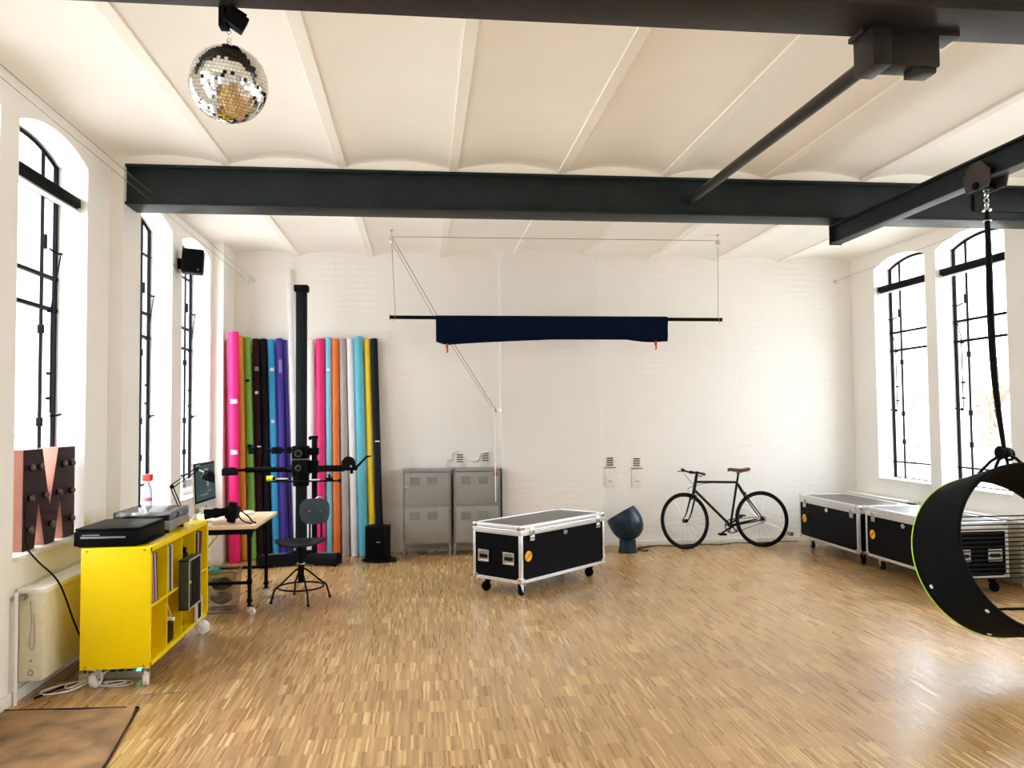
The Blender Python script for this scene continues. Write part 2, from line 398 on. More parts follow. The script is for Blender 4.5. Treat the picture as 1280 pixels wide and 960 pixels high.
# ---------------------------------------------------------------- steel beams
def i_beam(name, label, y0, y1, z0, z1, m, x0=XL+.09, x1=XR-.09):
    t = thing(name, label, 'beam', (0, (y0+y1)/2, z0), group=None)
    linkm('bottom_flange', B().bx(x0, x1, y0, y1, z0, z0+.022, .003), m, t, True)
    linkm('top_flange', B().bx(x0, x1, y0, y1, z1-.022, z1, .003), m, t, True)
    linkm('web', B().bx(x0, x1, y0+.035, y0+.07, z0+.02, z1-.02, .003), m, t, True)
    linkm('rear_web', B().bx(x0, x1, y1-.06, y1-.03, z0+.02, z1-.02), m, t, True)
    return t
fb = i_beam('steel_beam', 'long dark green-black steel ceiling beam spanning the middle of the room', 6.35, 6.62, 3.285, 3.60, M_STEEL)
linkm('splice_plate', B().bx(4.78, 5.52, 6.363, 6.386, 3.37, 3.52, .01).cyl((4.87, 6.35, 3.47), (4.87, 6.37, 3.47), .014), M_STEEL, fb, True)
nb = i_beam('steel_beam', 'near brown-black steel beam cut off by the top edge, above the mirror ball', 2.99, 3.265, 3.285, 3.60, M_STEEL2)
for y in (-.30, -3.55): i_beam('steel_beam', 'black steel ceiling beam behind the viewer', y, y+.28, 3.285, 3.60, M_STEEL)
# bracket hung from the near beam, and the round strut that runs back from it
t = thing('beam_bracket', 'black steel bracket box bolted under the near ceiling beam', 'bracket', (2.1, 3.25, 3.10))
linkm('mounting_plate', B().bx(1.89, 2.34, 3.17, 3.29, 3.262, 3.285, .003), M_STEEL2, t, True)
linkm('bracket_box', B().bx(1.905, 1.99, 3.12, 3.275, 3.10, 3.262, .004), M_STEEL2, t, True)
linkm('clamp_block', B().bx(1.99, 2.23, 3.15, 3.26, 3.115, 3.262, .008).bx(2.12, 2.22, 3.16, 3.25, 3.09, 3.12, .008), M_STEEL2, t, True)
solo('steel_tube', B().cyl((2.00, 3.26, 3.19), (2.215, 6.345, 3.40), .036, seg=14), M_STEEL2, 'slanting black steel tube running from the bracket to the middle beam', 'tube')
# crane rail
t = thing('crane_rail', 'black steel I-section rail running towards the viewer under the beams at right', 'rail', (3.64, 4.5, 3.12))
b = B().bx(3.59, 3.69, -.2, 6.64, 3.12, 3.134, .002); linkm('bottom_flange', b, M_STEEL, t, True)
b = B().bx(3.59, 3.69, -.2, 6.64, 3.271, 3.285, .002); linkm('top_flange', b, M_STEEL, t, True)
b = B().bx(3.635, 3.645, -.2, 6.63, 3.13, 3.275); linkm('web', b, M_STEEL, t, True)
linkm('end_plate', B().bx(3.585, 3.695, 6.62, 6.635, 3.115, 3.285), M_STEEL, t, True)
TY = 4.735
t = thing('rail_trolley', 'rust-rubbed black trolley clamped on the crane rail above the hanging seat', 'trolley', (3.64, TY, 3.0))
b = B()
for sx in (-1, 1):
    b.prism([(-.10, -.08), (.10, -.08), (.13, .02), (.05, .10), (-.05, .10), (-.13, .02)], .012, frame_m((3.64+sx*.062-.006, TY, 3.14), (0, 1, 0), (0, 0, 1), (1, 0, 0)))
linkm('side_plate', b, M_RUST, t, True)
for sy in (-1, 1):
    for sx in (-1, 1): linkm('roller', B().cyl((3.64+sx*.018, TY+sy*.065, 3.158), (3.64+sx*.055, TY+sy*.065, 3.158), .035, seg=20), M_STEEL, t, True)
linkm('axle', B().cyl((3.555, TY, 3.085), (3.725, TY, 3.085), .02).ball((3.57, TY, 3.085), .028), M_BLK, t, True)

# ---------------------------------------------------------------- hanging ring seat
ax = V((-.042, -.963, .269)).normalized(); rc = V((3.68, 4.653, .752)); RR, RW = .514, .50
sx_ = V((1, 0, 0)); up = (V((0, 0, 1))-ax*ax.z).normalized(); sd = up.cross(ax)
RM = frame_m(rc, sd, up, ax)
t = thing('ring_seat', 'big black felt-covered hoop seat with a lime green edge, hanging at right', 'hanging seat', mat4=M.Translation(rc-V((0, 0, RR+.06))))
n = 96; b = B()
prof = [(RR, -RW/2), (RR, -RW/4), (RR, 0), (RR, RW/4), (RR, RW/2-.006), (RR-.006, RW/2), (RR-.020, RW/2), (RR-.026, RW/2-.006), (RR-.026, 0), (RR-.026, -RW/2+.006), (RR-.02, -RW/2), (RR, -RW/2)]
b.lathe(prof, RM, n, False)
linkm('hoop', b, M_FELT, t, True)
b = B().torus(RM @ M.Translation((0, 0, -RW/2-.001)), RR-.002, .0065, 96, 8); linkm('lime_edge', b, M_LIME, t, True, label='lime green piping along the far rim')
b = B().torus(RM @ M.Translation((0, 0, RW/2-.004)), RR-.012, .012, 96, 8); linkm('rim_binding', b, M_FELT, t, True)
for ang, z in ((-158, -RW*.33), (-136, RW*.36), (-108, -RW*.33), (-86, RW*.36)):
    a = R(ang); c = V((math.cos(a)*RR, math.sin(a)*RR, z)); nn = V((math.cos(a), math.sin(a), 0))
    linkm('rivet', B().cyl(RM @ (c-nn*.002), RM @ (c+nn*.005), .013, seg=14), M_WHT, t, True)
b = B()
for k in range(30):
    a = R(150+k*2.6); b.box(RM @ V((math.cos(a)*(RR+.001), math.sin(a)*(RR+.001), -RW/2+.035)), (.010, .010, .006), RM.to_3x3())
linkm('stitching', b, M_NAVY, t, True)
# suspension: rings, black strap, bridle
HK = V((3.675, 4.70, 1.365))
t = thing('strap_rope', 'black twisted strap holding the hoop seat up to the rail trolley', 'rope', (3.64, TY, 3.0))
top = V((3.64, TY, 2.93))
b = B().tube(smooth([top, top+V((-.005, -.01, -.3)), V((3.638, 4.73, 2.2)), V((3.645, 4.72, 1.8)), HK+V((0, 0, .02))], 8), [.013+.009*math.sin(PI*min(1, k/32)) for k in range(33)], 8)
linkm('strap', b, M_RUB, t, True)
b = B()
for k in range(5):
    mm = M.Translation(V((3.64, TY, 3.06-.032*k))) @ rotm('Z', 90*k) @ rotm('X', 90)
    linkm('shackle_link', B().torus(mm, .016, .005, 16, 6), M_CHROME, t, True)
b = B()
b.cyl(top+V((0, 0, -.005)), top+V((0, 0, .005)), .028)
linkm('strap_ring', B().torus(M.Translation(top+V((0, 0, -.07))), .024, .004, 16, 6), M_CHROME, t, True)
linkm('swivel', b, M_CHROME, t, True)
b = B().ball(HK, .045, 14, (1, 1, .8)).torus(M.Translation(HK+V((-.03, 0, .0))) @ rotm('Y', 90), .035, .010, 18, 6).torus(M.Translation(HK+V((.03, 0, -.01))) @ rotm('X', 80), .035, .010, 18, 6)
for a in (100, 76):
    for z in (.12, -.05):
        p = RM @ V((math.cos(R(a))*RR, math.sin(R(a))*RR, z)); b.tube([HK, (HK+p)/2+V((0, 0, .015)), p], .010, 6)
linkm('bridle', b, M_RUB, t, True)

# ---------------------------------------------------------------- mirror ball and its little spotlight
t = thing('mirror_ball', 'silver mirror ball of small square tiles hanging at upper left', 'mirror ball', (-.775, 3.3, 2.83))
c0 = V((-.775, 3.3, 2.985)); r0 = .154
linkm('core', B().ball(c0, r0-.003, 32), mat('grey_grout', (.16, .15, .13), .6), t, True)
tilt = rotm('X', 12) @ rotm('Y', 7)
b = B(); rows = 34
for i in range(rows):
    th = PI*(i+.5)/rows; nn = max(4, int(2*PI*math.sin(th)*r0/.0142)); s = PI*r0/rows*.455
    for j in range(nn):
        ph = 2*PI*(j+.3*i)/nn
        nrm = V((math.sin(th)*math.cos(ph), math.sin(th)*math.sin(ph), math.cos(th)))
        u = V((-math.sin(ph), math.cos(ph), 0)); v = nrm.cross(u)
        jit = (u*random.gauss(0, .018)+v*random.gauss(0, .018))
        n2 = (nrm+jit).normalized(); u2 = (u-n2*u.dot(n2)).normalized(); v2 = n2.cross(u2)
        wd = PI*r0*math.sin(th)/nn*.93
        q = [c0+tilt.to_3x3() @ (nrm*r0+u2*a*wd+v2*d*s) for a, d in ((-1, -1), (1, -1), (1, 1), (-1, 1))]
        b.quad(*q)
linkm('mirror_tiles', b, M_MIR, t, True, sm=False, norm=False)
b = B().cyl(c0+V((0, 0, r0-.004)), c0+V((0, 0, r0+.006)), .02).torus(M.Translation(c0+V((0, 0, r0+.012))) @ rotm('X', 90), .010, .002, 14, 6)
for k in range(4): b.torus(M.Translation(c0+V((0, 0, r0+.03+.016*k))) @ rotm('Z', 90*k) @ rotm('X', 90), .008, .0018, 10, 5)
linkm('hanging_chain', b, M_CHROME, t, True)
t = thing('ball_motor', 'small black motor box on a bracket above the mirror ball', 'motor', (-.76, 3.29, 3.2))
b = B().box((-.742, 3.27, 3.235), (.085, .07, .06), rotm('Y', 28).to_3x3() @ rotm('Z', 20).to_3x3(), .006)
linkm('motor_box', b, M_BLK, t, True)
b = B().tube([(-.795, 3.27, 3.22), (-.785, 3.25, 3.285), (-.76, 3.25, 3.285), (-.70, 3.26, 3.25)], .009, 6).box((-.79, 3.28, 3.25), (.035, .05, .09), None, .004)
linkm('motor_bracket', b, M_BLK, t, True)

# ---------------------------------------------------------------- navy cloth on a pole, cords and pulleys
SY = 8.68
def sc(x, z): return (x*.934+.0, SY, 1.62+(z-1.62)*.934)
P1 = V(sc(-.34, 3.70)); P2 = V(sc(3.59, 3.715)); PL = V(sc(-.356, 2.792)); PR = V(sc(3.608, 2.780))
solo('hanging_pole', B().cyl(PL, PR, .020, seg=16).cyl(PL-V((.012, 0, 0)), PL, .023).cyl(PR, PR+V((.012, 0, 0)), .023), M_BLK, 'long thin black pole hung level below the ceiling, carrying the navy cloth', 'pole')
# cloth: rolled sleeve over the pole with a sagging hem
b = B(); bm = b.bm; n = 60
xs = [.166+(2.935-.166)*k/n for k in range(n+1)]
def hem(x):
    t = (x-.166)/(2.77)
    if t < .045: return 2.505-(.040)*t/.045
    h = 2.465+.068*min(1, ((t-.045)/.45))**.7 if t < .5 else 2.533
    if t > .82: h -= .03*math.sin(PI*min(1, (t-.82)/.16)*.75)
    return h
grid = []
for k, x in enumerate(xs):
    hz = hem(x); wv = .006*math.sin(x*9)+.004*math.sin(x*23); row = []
    for dy, z in ((.005, hz+.02), (.030+wv, 2.60), (.036, 2.72), (.030, 2.785), (.012, 2.812), (-.012, 2.814), (-.034, 2.795), (-.044, 2.745), (-.036, 2.695), (-.030, 2.670), (-.036+wv, 2.60), (-.026+wv, hz+.03), (-.012, hz), (.004, hz+.004)):
        X, Y, Z = sc(x, z); row.append(bm.verts.new((X, SY+dy, Z)))
    grid.append(row)
for A, C in zip(grid, grid[1:]):
    m_ = len(A)
    for k in range(m_): bm.faces.new((A[k], A[(k+1) % m_], C[(k+1) % m_], C[k]))
bm.faces.new(grid[0][::-1]); bm.faces.new(grid[-1])
t = thing('cloth_roll', 'navy blue cloth rolled and folded over the hanging pole', 'cloth', sc(1.55, 2.5))
linkm('cloth', b, M_NAVY, t, True)
for x, z, lab in ((.293, 2.47, 'red clip hanging under the left end of the navy cloth'), (2.79, 2.505, 'red clip hanging under the right end of the navy cloth')):
    X, Y, Z = sc(x, z)
    b = B().bx(X-.012, X+.012, SY-.024, SY+.012, Z-.035, Z+.012, .004).tube([(X, SY-.006, Z-.03), (X+.006, SY-.006, Z-.06), (X-.002, SY-.006, Z-.085)], .009, 6)
    solo('spring_clip', b, M_RED, lab, 'clip')
def pulley(p, rz, label, hook):
    t = thing('pulley', label, 'pulley', p)
    m = frame_m(p, (1, 0, 0), (0, 0, 1), (0, 1, 0)) @ rotm('Y', rz)
    b = B().lathe([(.030, -.008), (.034, -.006), (.026, 0), (.034, .006), (.030, .008)], m, 20)
    linkm('pulley_wheel', b, M_CHROME, t, True)
    b = B()
    for d in (-.013, .013): b.prism([(-.016, -.03), (.016, -.03), (.014, .04), (-.014, .04)], .003, m @ M.Translation((0, 0, d-.0015)))
    b.cyl(m @ V((0, 0, -.02)), m @ V((0, 0, .02)), .007)
    linkm('pulley_cheeks', b, M_CHROME, t, True)
    b = B().tube([V(p)+V((0, 0, .035)) if hook[2] > p[2] else V(p), V(hook)], .006, 6).cyl(V(hook), V(hook)+(V(hook)-V(p)).normalized()*.012, .022)
    linkm('pulley_hook', b, M_CHROME, t, True)
pulley(P1, 20, 'zinc pulley on the ceiling above the left end of the hanging pole', (P1.x, SY, 3.66))
pulley(P2, -20, 'zinc pulley on the ceiling above the right end of the hanging pole', (P2.x, SY, 3.66))
P3 = V((.872, 9.46, 1.71)); pulley(P3, 70, 'zinc pulley fixed at the corner of the chimney breast above the lockers', (.945, 9.60, 1.715))
def cord(label, pts, r=.0035, m=None):
    return solo('cord', B().tube(pts, r, 6), m or M_CABLE, label, 'cord')
cord('thin cord running level between the two ceiling pulleys', [P1+V((.03, 0, .03)), P2+V((-.03, 0, .03))], .0035)
cord('thin cord from the left ceiling pulley straight down to the pole end', [P1+V((0, 0, -.03)), PL+V((.05, 0, .03)), PL+V((.05, -.024, 0)), PL+V((.03, 0, -.05))], .003)
cord('thin cord from the right ceiling pulley straight down to the pole end', [P2+V((.0, 0, -.03)), PR+V((-.03, 0, .03)), PR+V((-.03, -.024, 0)), PR+V((-.01, 0, -.05))], .003)
cord('slanting cord from the left ceiling pulley behind the navy cloth to the wall pulley', [P1+V((.03, .01, -.02)), (P1+P3)/2+V((.0, .06, -.02)), P3+V((-.02, 0, .03))], .0045)
cord('second slanting cord beside it, from the left ceiling pulley to behind the navy cloth', [P1+V((.0, .012, -.03)), P1*.53+P3*.47+V((-.045, .07, -.02)), P3+V((-.04, .03, .02))], .003)
cord('pale cord falling from the wall pulley past the right locker', [P3+V((-.012, 0, -.03)), (.860, 9.46, 1.2), (.862, 9.46, .62)], .006, M_TRIM)

# steel wires with turnbuckles along the side walls
def wall_wire(label, a, c, tb, group=None):
    a, c = V(a), V(c); d = (c-a).normalized()
    t = thing('steel_wire', label, 'wire', c, group=group)
    linkm('wire', B().tube([a, c], .0022, 6), M_CABLE, t, True)
    b = B().cyl(c-d*(tb+.14), c-d*tb, .011).cyl(c-d*(tb+.2), c-d*(tb-.05), .006)
    linkm('wall_anchor', B().cyl(c-d*.01, c+d*.0, .025), M_CHROME, t, True)
    linkm('turnbuckle', b, M_CHROME, t, True)
wall_wire('thin steel wire along the left wall, the upper of two', (-2.08, 3.9, 3.405), (-2.02, YB, 3.315), .12)
wall_wire('thin steel wire along the left wall, the lower of two', (-2.10, 3.9, 3.36), (-2.09, YB, 3.30), .30)
wall_wire('thin steel wire with turnbuckle crossing above the right-hand windows', (5.40, 5.5, 3.475), (5.40, YB, 3.362), .3)

# ---------------------------------------------------------------- wall loudspeaker, upper left
t = thing('wall_loudspeaker', 'small black loudspeaker bracketed to the wall between two left windows', 'loudspeaker', (-2.22, 8.03, 3.05))
m = M.Translation((-2.215, 8.03, 3.165)) @ rotm('Z', 12) @ rotm('Y', 3)
linkm('cabinet', B().box(m.translation, (.20, .17, .235), m.to_3x3(), .022), M_BLK, t, True)
b = B()
b.box(m @ V((0, -.087, 0)), (.175, .006, .21), m.to_3x3(), .002)
linkm('grille', b, mat('speaker_cloth', (.004, .004, .004), .9, spec=.03, bump=.4, bscale=400), t, True)
linkm('badge', B().cyl(m @ V((.055, -.088, -.085)), m @ V((.055, -.093, -.085)), .009), M_CHROME, t, True, label='small round silver badge')
linkm('wall_bracket', B().bx(XL, XL+.03, 8.02, 8.08, 3.10, 3.2, .004).tube([(XL+.02, 8.05, 3.15), (-2.30, 8.05, 3.15)], .018, 8), M_BLK, t, True)
linkm('speaker_wire', B().tube(smooth([(XL+.006, 8.04, 3.11), (XL+.006, 7.95, 3.10), (XL+.004, 7.88, 3.12)], 4), .003, 5), M_CABLE, t, True)

# ---------------------------------------------------------------- flight cases
def caster(parent, p, r, m_wheel, m_fork, brake=False, rz=0, w=.028):
    """p: point under the box bottom at the swivel; wheel touches the floor"""
    x, y, z = p
    b = B().bx(x-.035, x+.035, y-.035, y+.035, z-.006, z, .002).cyl((x, y, z-.022), (x, y, z-.006), .022, seg=12)
    d = V((math.cos(rz), math.sin(rz), 0)); s = V((-d.y, d.x, 0)); o = V((x, y, 0))+d*.022
    for k in (-1, 1):
        q = s*(k*(w/2+.005))
        b.prism([(-.025, z-.02), (.022, z-.02), (.030, r-.012), (.014, r-.014)], .003, frame_m(V((x, y, 0))+q, d, (0, 0, 1), d.cross(V((0, 0, 1)))))
    b.cyl(o+s*(w/2+.01)+V((0, 0, r)), o-s*(w/2+.01)+V((0, 0, r)), .007, seg=10)
    if brake: b.box(o+d*.03+V((0, 0, z-.035)), (.07, .045, .008), rotm('Z', math.degrees(rz)).to_3x3() @ rotm('Y', -15).to_3x3(), .002)
    c = linkm('caster', b, m_fork, parent)
    wb = B(); mm = frame_m(o+V((0, 0, r)), d, (0, 0, 1), s)
    wb.lathe([(.008, -w/2), (r-.008, -w/2), (r, -w/2+.006), (r, w/2-.006), (r-.008, w/2), (.008, w/2)], mm, 20)
    linkm('wheel', wb, m_wheel, c)
    return c
CL, CW, CZ0, CZ1 = 1.33, .585, .13, .642
def flight_case(label, loc, rz):
    t = thing('flight_case', label, 'flight case', loc, rz, group=None)
    zl = CZ1-.085  # lid joint
    linkm('case_body', B().bx(.008, CL-.008, .008, CW-.008, CZ0+.006, zl), M_BLKL, t)
    b = B().bx(.006, CL-.006, .006, CW-.006, zl+.001, CZ1-.003); linkm('lid', b, M_LID, t)
    # aluminium edging
    b = B(); e = .030; q = .004
    def rail(x0, x1, y0, y1, z0, z1): b.bx(x0, x1, y0, y1, z0, z1, .003)
    for y in (0, CW): rail(0, CL, y-(0 if y == 0 else e), y+(e if y == 0 else 0), CZ0, CZ0+q+.002); rail(0, CL, min(y, abs(y-q)), max(y, abs(y-q)), CZ0, CZ0+e)
    for x in (0, CL): rail(min(x, abs(x-q)), max(x, abs(x-q)), 0, CW, CZ0, CZ0+e)
    for x in (0, CL):
        for y in (0, CW):
            rail(x if x == 0 else x-e, x+e if x == 0 else x, min(y, abs(y-q)), max(y, abs(y-q)), CZ0, zl)
            rail(min(x, abs(x-q)), max(x, abs(x-q)), y if y == 0 else y-e, y+e if y == 0 else y, CZ0, zl)
    linkm('edge_trim', b, M_ALU, t)
    b = B()
    for (x0, x1, y0, y1) in ((0, CL, 0, q), (0, CL, CW-q, CW), (0, q, 0, CW), (CL-q, CL, 0, CW)):
        b.bx(x0, x1, y0, y1, zl-.002, zl+.036, .002); b.bx(x0+.0, x1, y0, y1, zl+.040, CZ1, .002)
    for y0, y1 in ((0, e), (CW-e, CW)): b.bx(0, CL, y0, y1, CZ1-.004, CZ1+.002, .002)
    for x0, x1 in ((0, e), (CL-e, CL)): b.bx(x0, x1, 0, CW, CZ1-.004, CZ1+.002, .002)
    b.bx(-.003, CL+.003, -.003, CW+.003, zl+.030, zl+.046, .003)
    linkm('lid_trim', b, M_ALU, t)
    for x in (0, CL):
        for y in (0, CW):
            for z, dz in ((CZ0+.028, -1), (CZ1-.026, 1)):
                sx = 1 if x == 0 else -1; sy = 1 if y == 0 else -1
                c = B().bx(x-sx*.004, x+sx*.052, y-sy*.004, y+sy*.052, z-.026 if dz < 0 else z-.02, z+.02 if dz < 0 else z+.030, .010)
                linkm('corner_cap', c, M_CHROME, t)
    # butterfly latches on the long sides
    for y, sy in ((0, -1), (CW, 1)):
        for x in (.155, CL-.12):
            b = B().bx(x-.034, x+.034, y, y+sy*.008, zl-.055, zl+.062, .003)
            b.bx(x-.022, x+.022, y+sy*.006, y+sy*.018, zl-.01, zl+.05, .004).bx(x-.028, x+.028, y+sy*.006, y+sy*.014, zl-.05, zl-.012, .004)
            b.cyl((x, y, zl+.02), (x, y+sy*.022, zl+.02), .012, seg=12)
            linkm('latch', b, M_CHROME, t)
    # recessed handles on both ends
    for x, sx in ((0, -1), (CL, 1)):
        for y in (.115, CW-.165):
            hz = (CZ0+zl)/2-.0
            b = B(); m = frame_m((x+sx*.004, y+.03, hz), (0, 1, 0), (0, 0, 1), (1, 0, 0))
            for (u0, u1, v0, v1) in ((-.068, .068, .040, .056), (-.068, .068, -.056, -.040), (-.068, -.052, -.042, .042), (.052, .068, -.042, .042)):
                b.box(m @ V(((u0+u1)/2, (v0+v1)/2, 0)), (.006, u1-u0, v1-v0), None, .0025)
            b.bx(x, x+sx*.003, y+.03-.055, y+.03+.055, hz-.042, hz+.042)
            h = linkm('handle_dish', b, M_CHROME, t)
            b = B().bx(x+sx*.005, x+sx*.014, y+.03-.045, y+.03+.045, hz-.018, hz+.012, .005)
            linkm('handle_grip', b, M_RUB, h)
    linkm('name_badge', B().lathe([(.0, 0), (.022, 0), (.022, .003), (.0, .003)], frame_m((CL*.5, 0, zl-.035), (1.5, 0, 0), (0, 0, 1), (0, -1, 0)), 24, False), M_CHROME, t)
    st = linkm('round_sticker', B().lathe([(0, 0), (.048, 0), (.048, .0015), (0, .0015)], frame_m((.115, .008, CZ0+.235), (1, 0, 0), (0, 0, 1), (0, -1, 0)), 28, False), M_ORANGE, t, label='orange round sticker with a dark slash')
    linkm('slash_mark', B().box((.115, .0055, CZ0+.235), (.080, .002, .007), rotm('Y', -42).to_3x3()), M_DBROWN, st)
    for k, (x, y) in enumerate(((.10, .10), (CL-.10, .10), (.10, CW-.10), (CL-.10, CW-.10))):
        caster(t, (x, y, CZ0), .045, M_RUB, M_CHROME if k == 0 else M_BLK, k == 0, rz=[.1, 2.2, 2.6, .4][k])
    return t
c1 = flight_case('black flight case with silver edges standing alone in the middle of the floor', (.872, 7.12, 0), R(43.2))
def place(o, loc, rz, label):
    c = copy_tree(o); c.location = loc; c.rotation_euler = (0, 0, rz); c['label'] = label; return c
place(c1, (4.60, 9.40, 0), R(-90), 'black flight case with silver edges in the far right corner, beyond another')
place(c1, (4.655, 8.02, 0), R(-90), 'black flight case with silver edges at right, partly behind the hanging hoop')

# ---------------------------------------------------------------- steel lockers
def locker(label, x, w, dot):
    t = thing('steel_locker', label, 'locker', (x, 9.49, 0), group=None)
    D = .34; z0, z1 = .145, 1.012; zm = .583
    b = B()
    b.bx(0, .018, 0, D, z0, z1, .002).bx(w-.018, w, 0, D, z0, z1, .002).bx(0, w, 0, D, z1-.015, z1, .002).bx(0, w, 0, D, z0, z0+.018, .002).bx(.01, w-.01, D-.01, D, z0, z1).bx(.015, w-.015, 0, D-.02, zm-.012, zm+.012)
    b.bx(.016, w-.016, -.001, .012, z1-.05+.022, z1-.01)
    linkm('locker_frame', b, M_GREYF, t)
    for lx in (.0, w-.024):
        for ly in (0, D-.024):
            linkm('leg', B().bx(lx, lx+.024, ly, ly+.024, 0, z0+.002, .002), M_GREYF, t)
    for a, c in ((zm+.013, z1-.034), (z0+.02, zm-.013)):
        b = B().bx(.022, w-.022, -.006, .012, a, c, .003)
        for vx in (.105, .31):
            for k in range(5):
                b.box((vx+w*.07, -.008, c-.055-.020*k), (.115, .016, .005), rotm('X', 40).to_3x3(), .001)
        d = linkm('door', b, M_GREY, t)
        linkm('lock', B().bx(.030, .055, -.014, -.006, c-.175, c-.155, .002).cyl((.036, -.006, c-.165), (.036, -.018, c-.165), .008), M_CHROME, d)
    if dot:
        linkm('round_sticker', B().cyl((w-.055, -.006, z1-.065), (w-.055, -.0085, z1-.065), .025, seg=24), M_RED, t, label='red round sticker')
    return t
locker('grey steel two-door locker at left, nearest the coloured paper rolls', -.232, .563, False)
locker('grey steel two-door locker with a red dot, next to the chimney breast', .368, .553, True)
b = B().bx(.06, .13, 9.76, 9.83, 0, .05, .006).bx(.05, .14, 9.74, 9.85, .0, .018, .004)
solo('plug_adapter', b, M_TRIM, 'small pale plug adapter on the floor under the left locker', 'plug')

# ---------------------------------------------------------------- vents and flaps on the brick wall
def vent(label, x, z, flap=True, cz=0):
    t = thing('wall_vent', label, 'vent', (x, YB, z-.25), group=None)
    b = B()
    for k in range(4): b.bx(x-.040, x+.040, YB-.009, YB+.002, z-.028*k-.006, z-.028*k+.006, .001)
    linkm('vent_slot', b, M_BLK, t, True)
    if flap:
        b = B().bx(x-.068, x+.068, YB-.010, YB, z-.36, z-.125, .003); linkm('flap_panel', b, M_TRIM, t, True)
        linkm('hood_lip', B().bx(x-.075, x+.075, YB-.022, YB, z-.125, z-.113, .002), M_CABLE, t, True)
        linkm('finger_slot', B().bx(x-.03, x+.03, YB-.013, YB-.009, z-.288, z-.281), M_CABLE, t, True)
    else:
        b = B().bx(x-.065, x+.065, YB-.006, YB, z-.15, z+.03, .003); linkm('cover_plate', b, M_TRIM, t, True)
    return t
vent('white wall vent with a square flap, left one right of the chimney breast', 2.345, 1.095)
vent('white wall vent with a square flap, nearer to the bicycle', 2.69, 1.083)
vent('low white vent grille just above the gap between the two lockers', .46, 1.165, False)
vent('low white vent grille above the right locker, beside the cord', .775, 1.175, False)
b = B().tube(smooth([(.30, YB-.012, 1.02), (.30, YB-.012, 1.09), (.36, YB-.012, 1.12), (.37, YB-.012, 1.19), (.46, YB-.012, 1.21)], 6), .009, 6)
b.tube(smooth([(.52, YB-.012, 1.14), (.57, YB-.012, 1.10), (.68, YB-.012, 1.10), (.71, YB-.012, 1.17), (.83, YB-.012, 1.20)], 6), .009, 6)
solo('wall_conduit', b, M_TRIM, 'thin painted pipe looping around the vents above the lockers', 'pipe')

# ---------------------------------------------------------------- coloured paper rolls
def roll(label, color, top, bot, r, rough=.55, kind='paper_roll', tapes=(), group='background paper rolls leaning on the back wall', wall_y=None):
    top, bot = V(top), V(bot); d = (top-bot).normalized()
    t = thing(kind, label, 'paper roll', bot, group=group)
    m = frame_m(bot, *(lambda q: (q.to_matrix().col[0], q.to_matrix().col[1], q.to_matrix().col[2]))(d.to_track_quat('Z', 'Y')))
    L = (top-bot).length; lift = r*math.hypot(d.x, d.y)
    prof = [(r*.62, L-.03), (r*.64, L), (r*.97, L), (r, L-.006), (r*1.01, L*.66), (r*.99, L*.4), (r, .006+lift*1.0), (r*.97, lift)]
    b = B(); bm = b.bm; seg = 28; rings = []
    # a loose outer edge makes a faint step along the roll
    for rr, z in prof:
        rings.append([bm.verts.new(m @ V((rr*(1+.05*(k/seg))*math.cos(2*PI*k/seg-2.0), rr*(1+.05*(k/seg))*math.sin(2*PI*k/seg-2.0), z))) for k in range(seg)])
    for A, C in zip(rings, rings[1:]):
        for k in range(seg): bm.faces.new((A[k], A[(k+1) % seg], C[(k+1) % seg], C[k]))
    bm.faces.new(rings[0]); bm.faces.new(rings[-1])
    pm = mat('paper_'+label.split()[0]+'_'+label.split()[1], color, rough, var=.04, scale=6, spec=.5 if max(color) > .1 else .08)
    linkm('paper', b, pm, t, True)
    linkm('core_tube', B().cyl(m @ V((0, 0, L-.05)), m @ V((0, 0, L+.006)), r*.55, seg=20), mat('brown_card', (.28, .12, .06), .8), t, True)
    for z, hgt, cm in tapes:
        b = B().lathe([(r*1.035, L*z-hgt/2), (r*1.035, L*z+hgt/2)], m @ rotm('Z', 0), 28, False)
        # only a short piece of tape on the front
        bmesh.ops.delete(b.bm, geom=[v for v in b.bm.verts if (v.co-(bot+d*(L*z))).dot(V((.25, -1, 0)).normalized()) < r*.72], context='VERTS')
        linkm('tape', b, cm, t, True)
    return t
TW = M_WHT
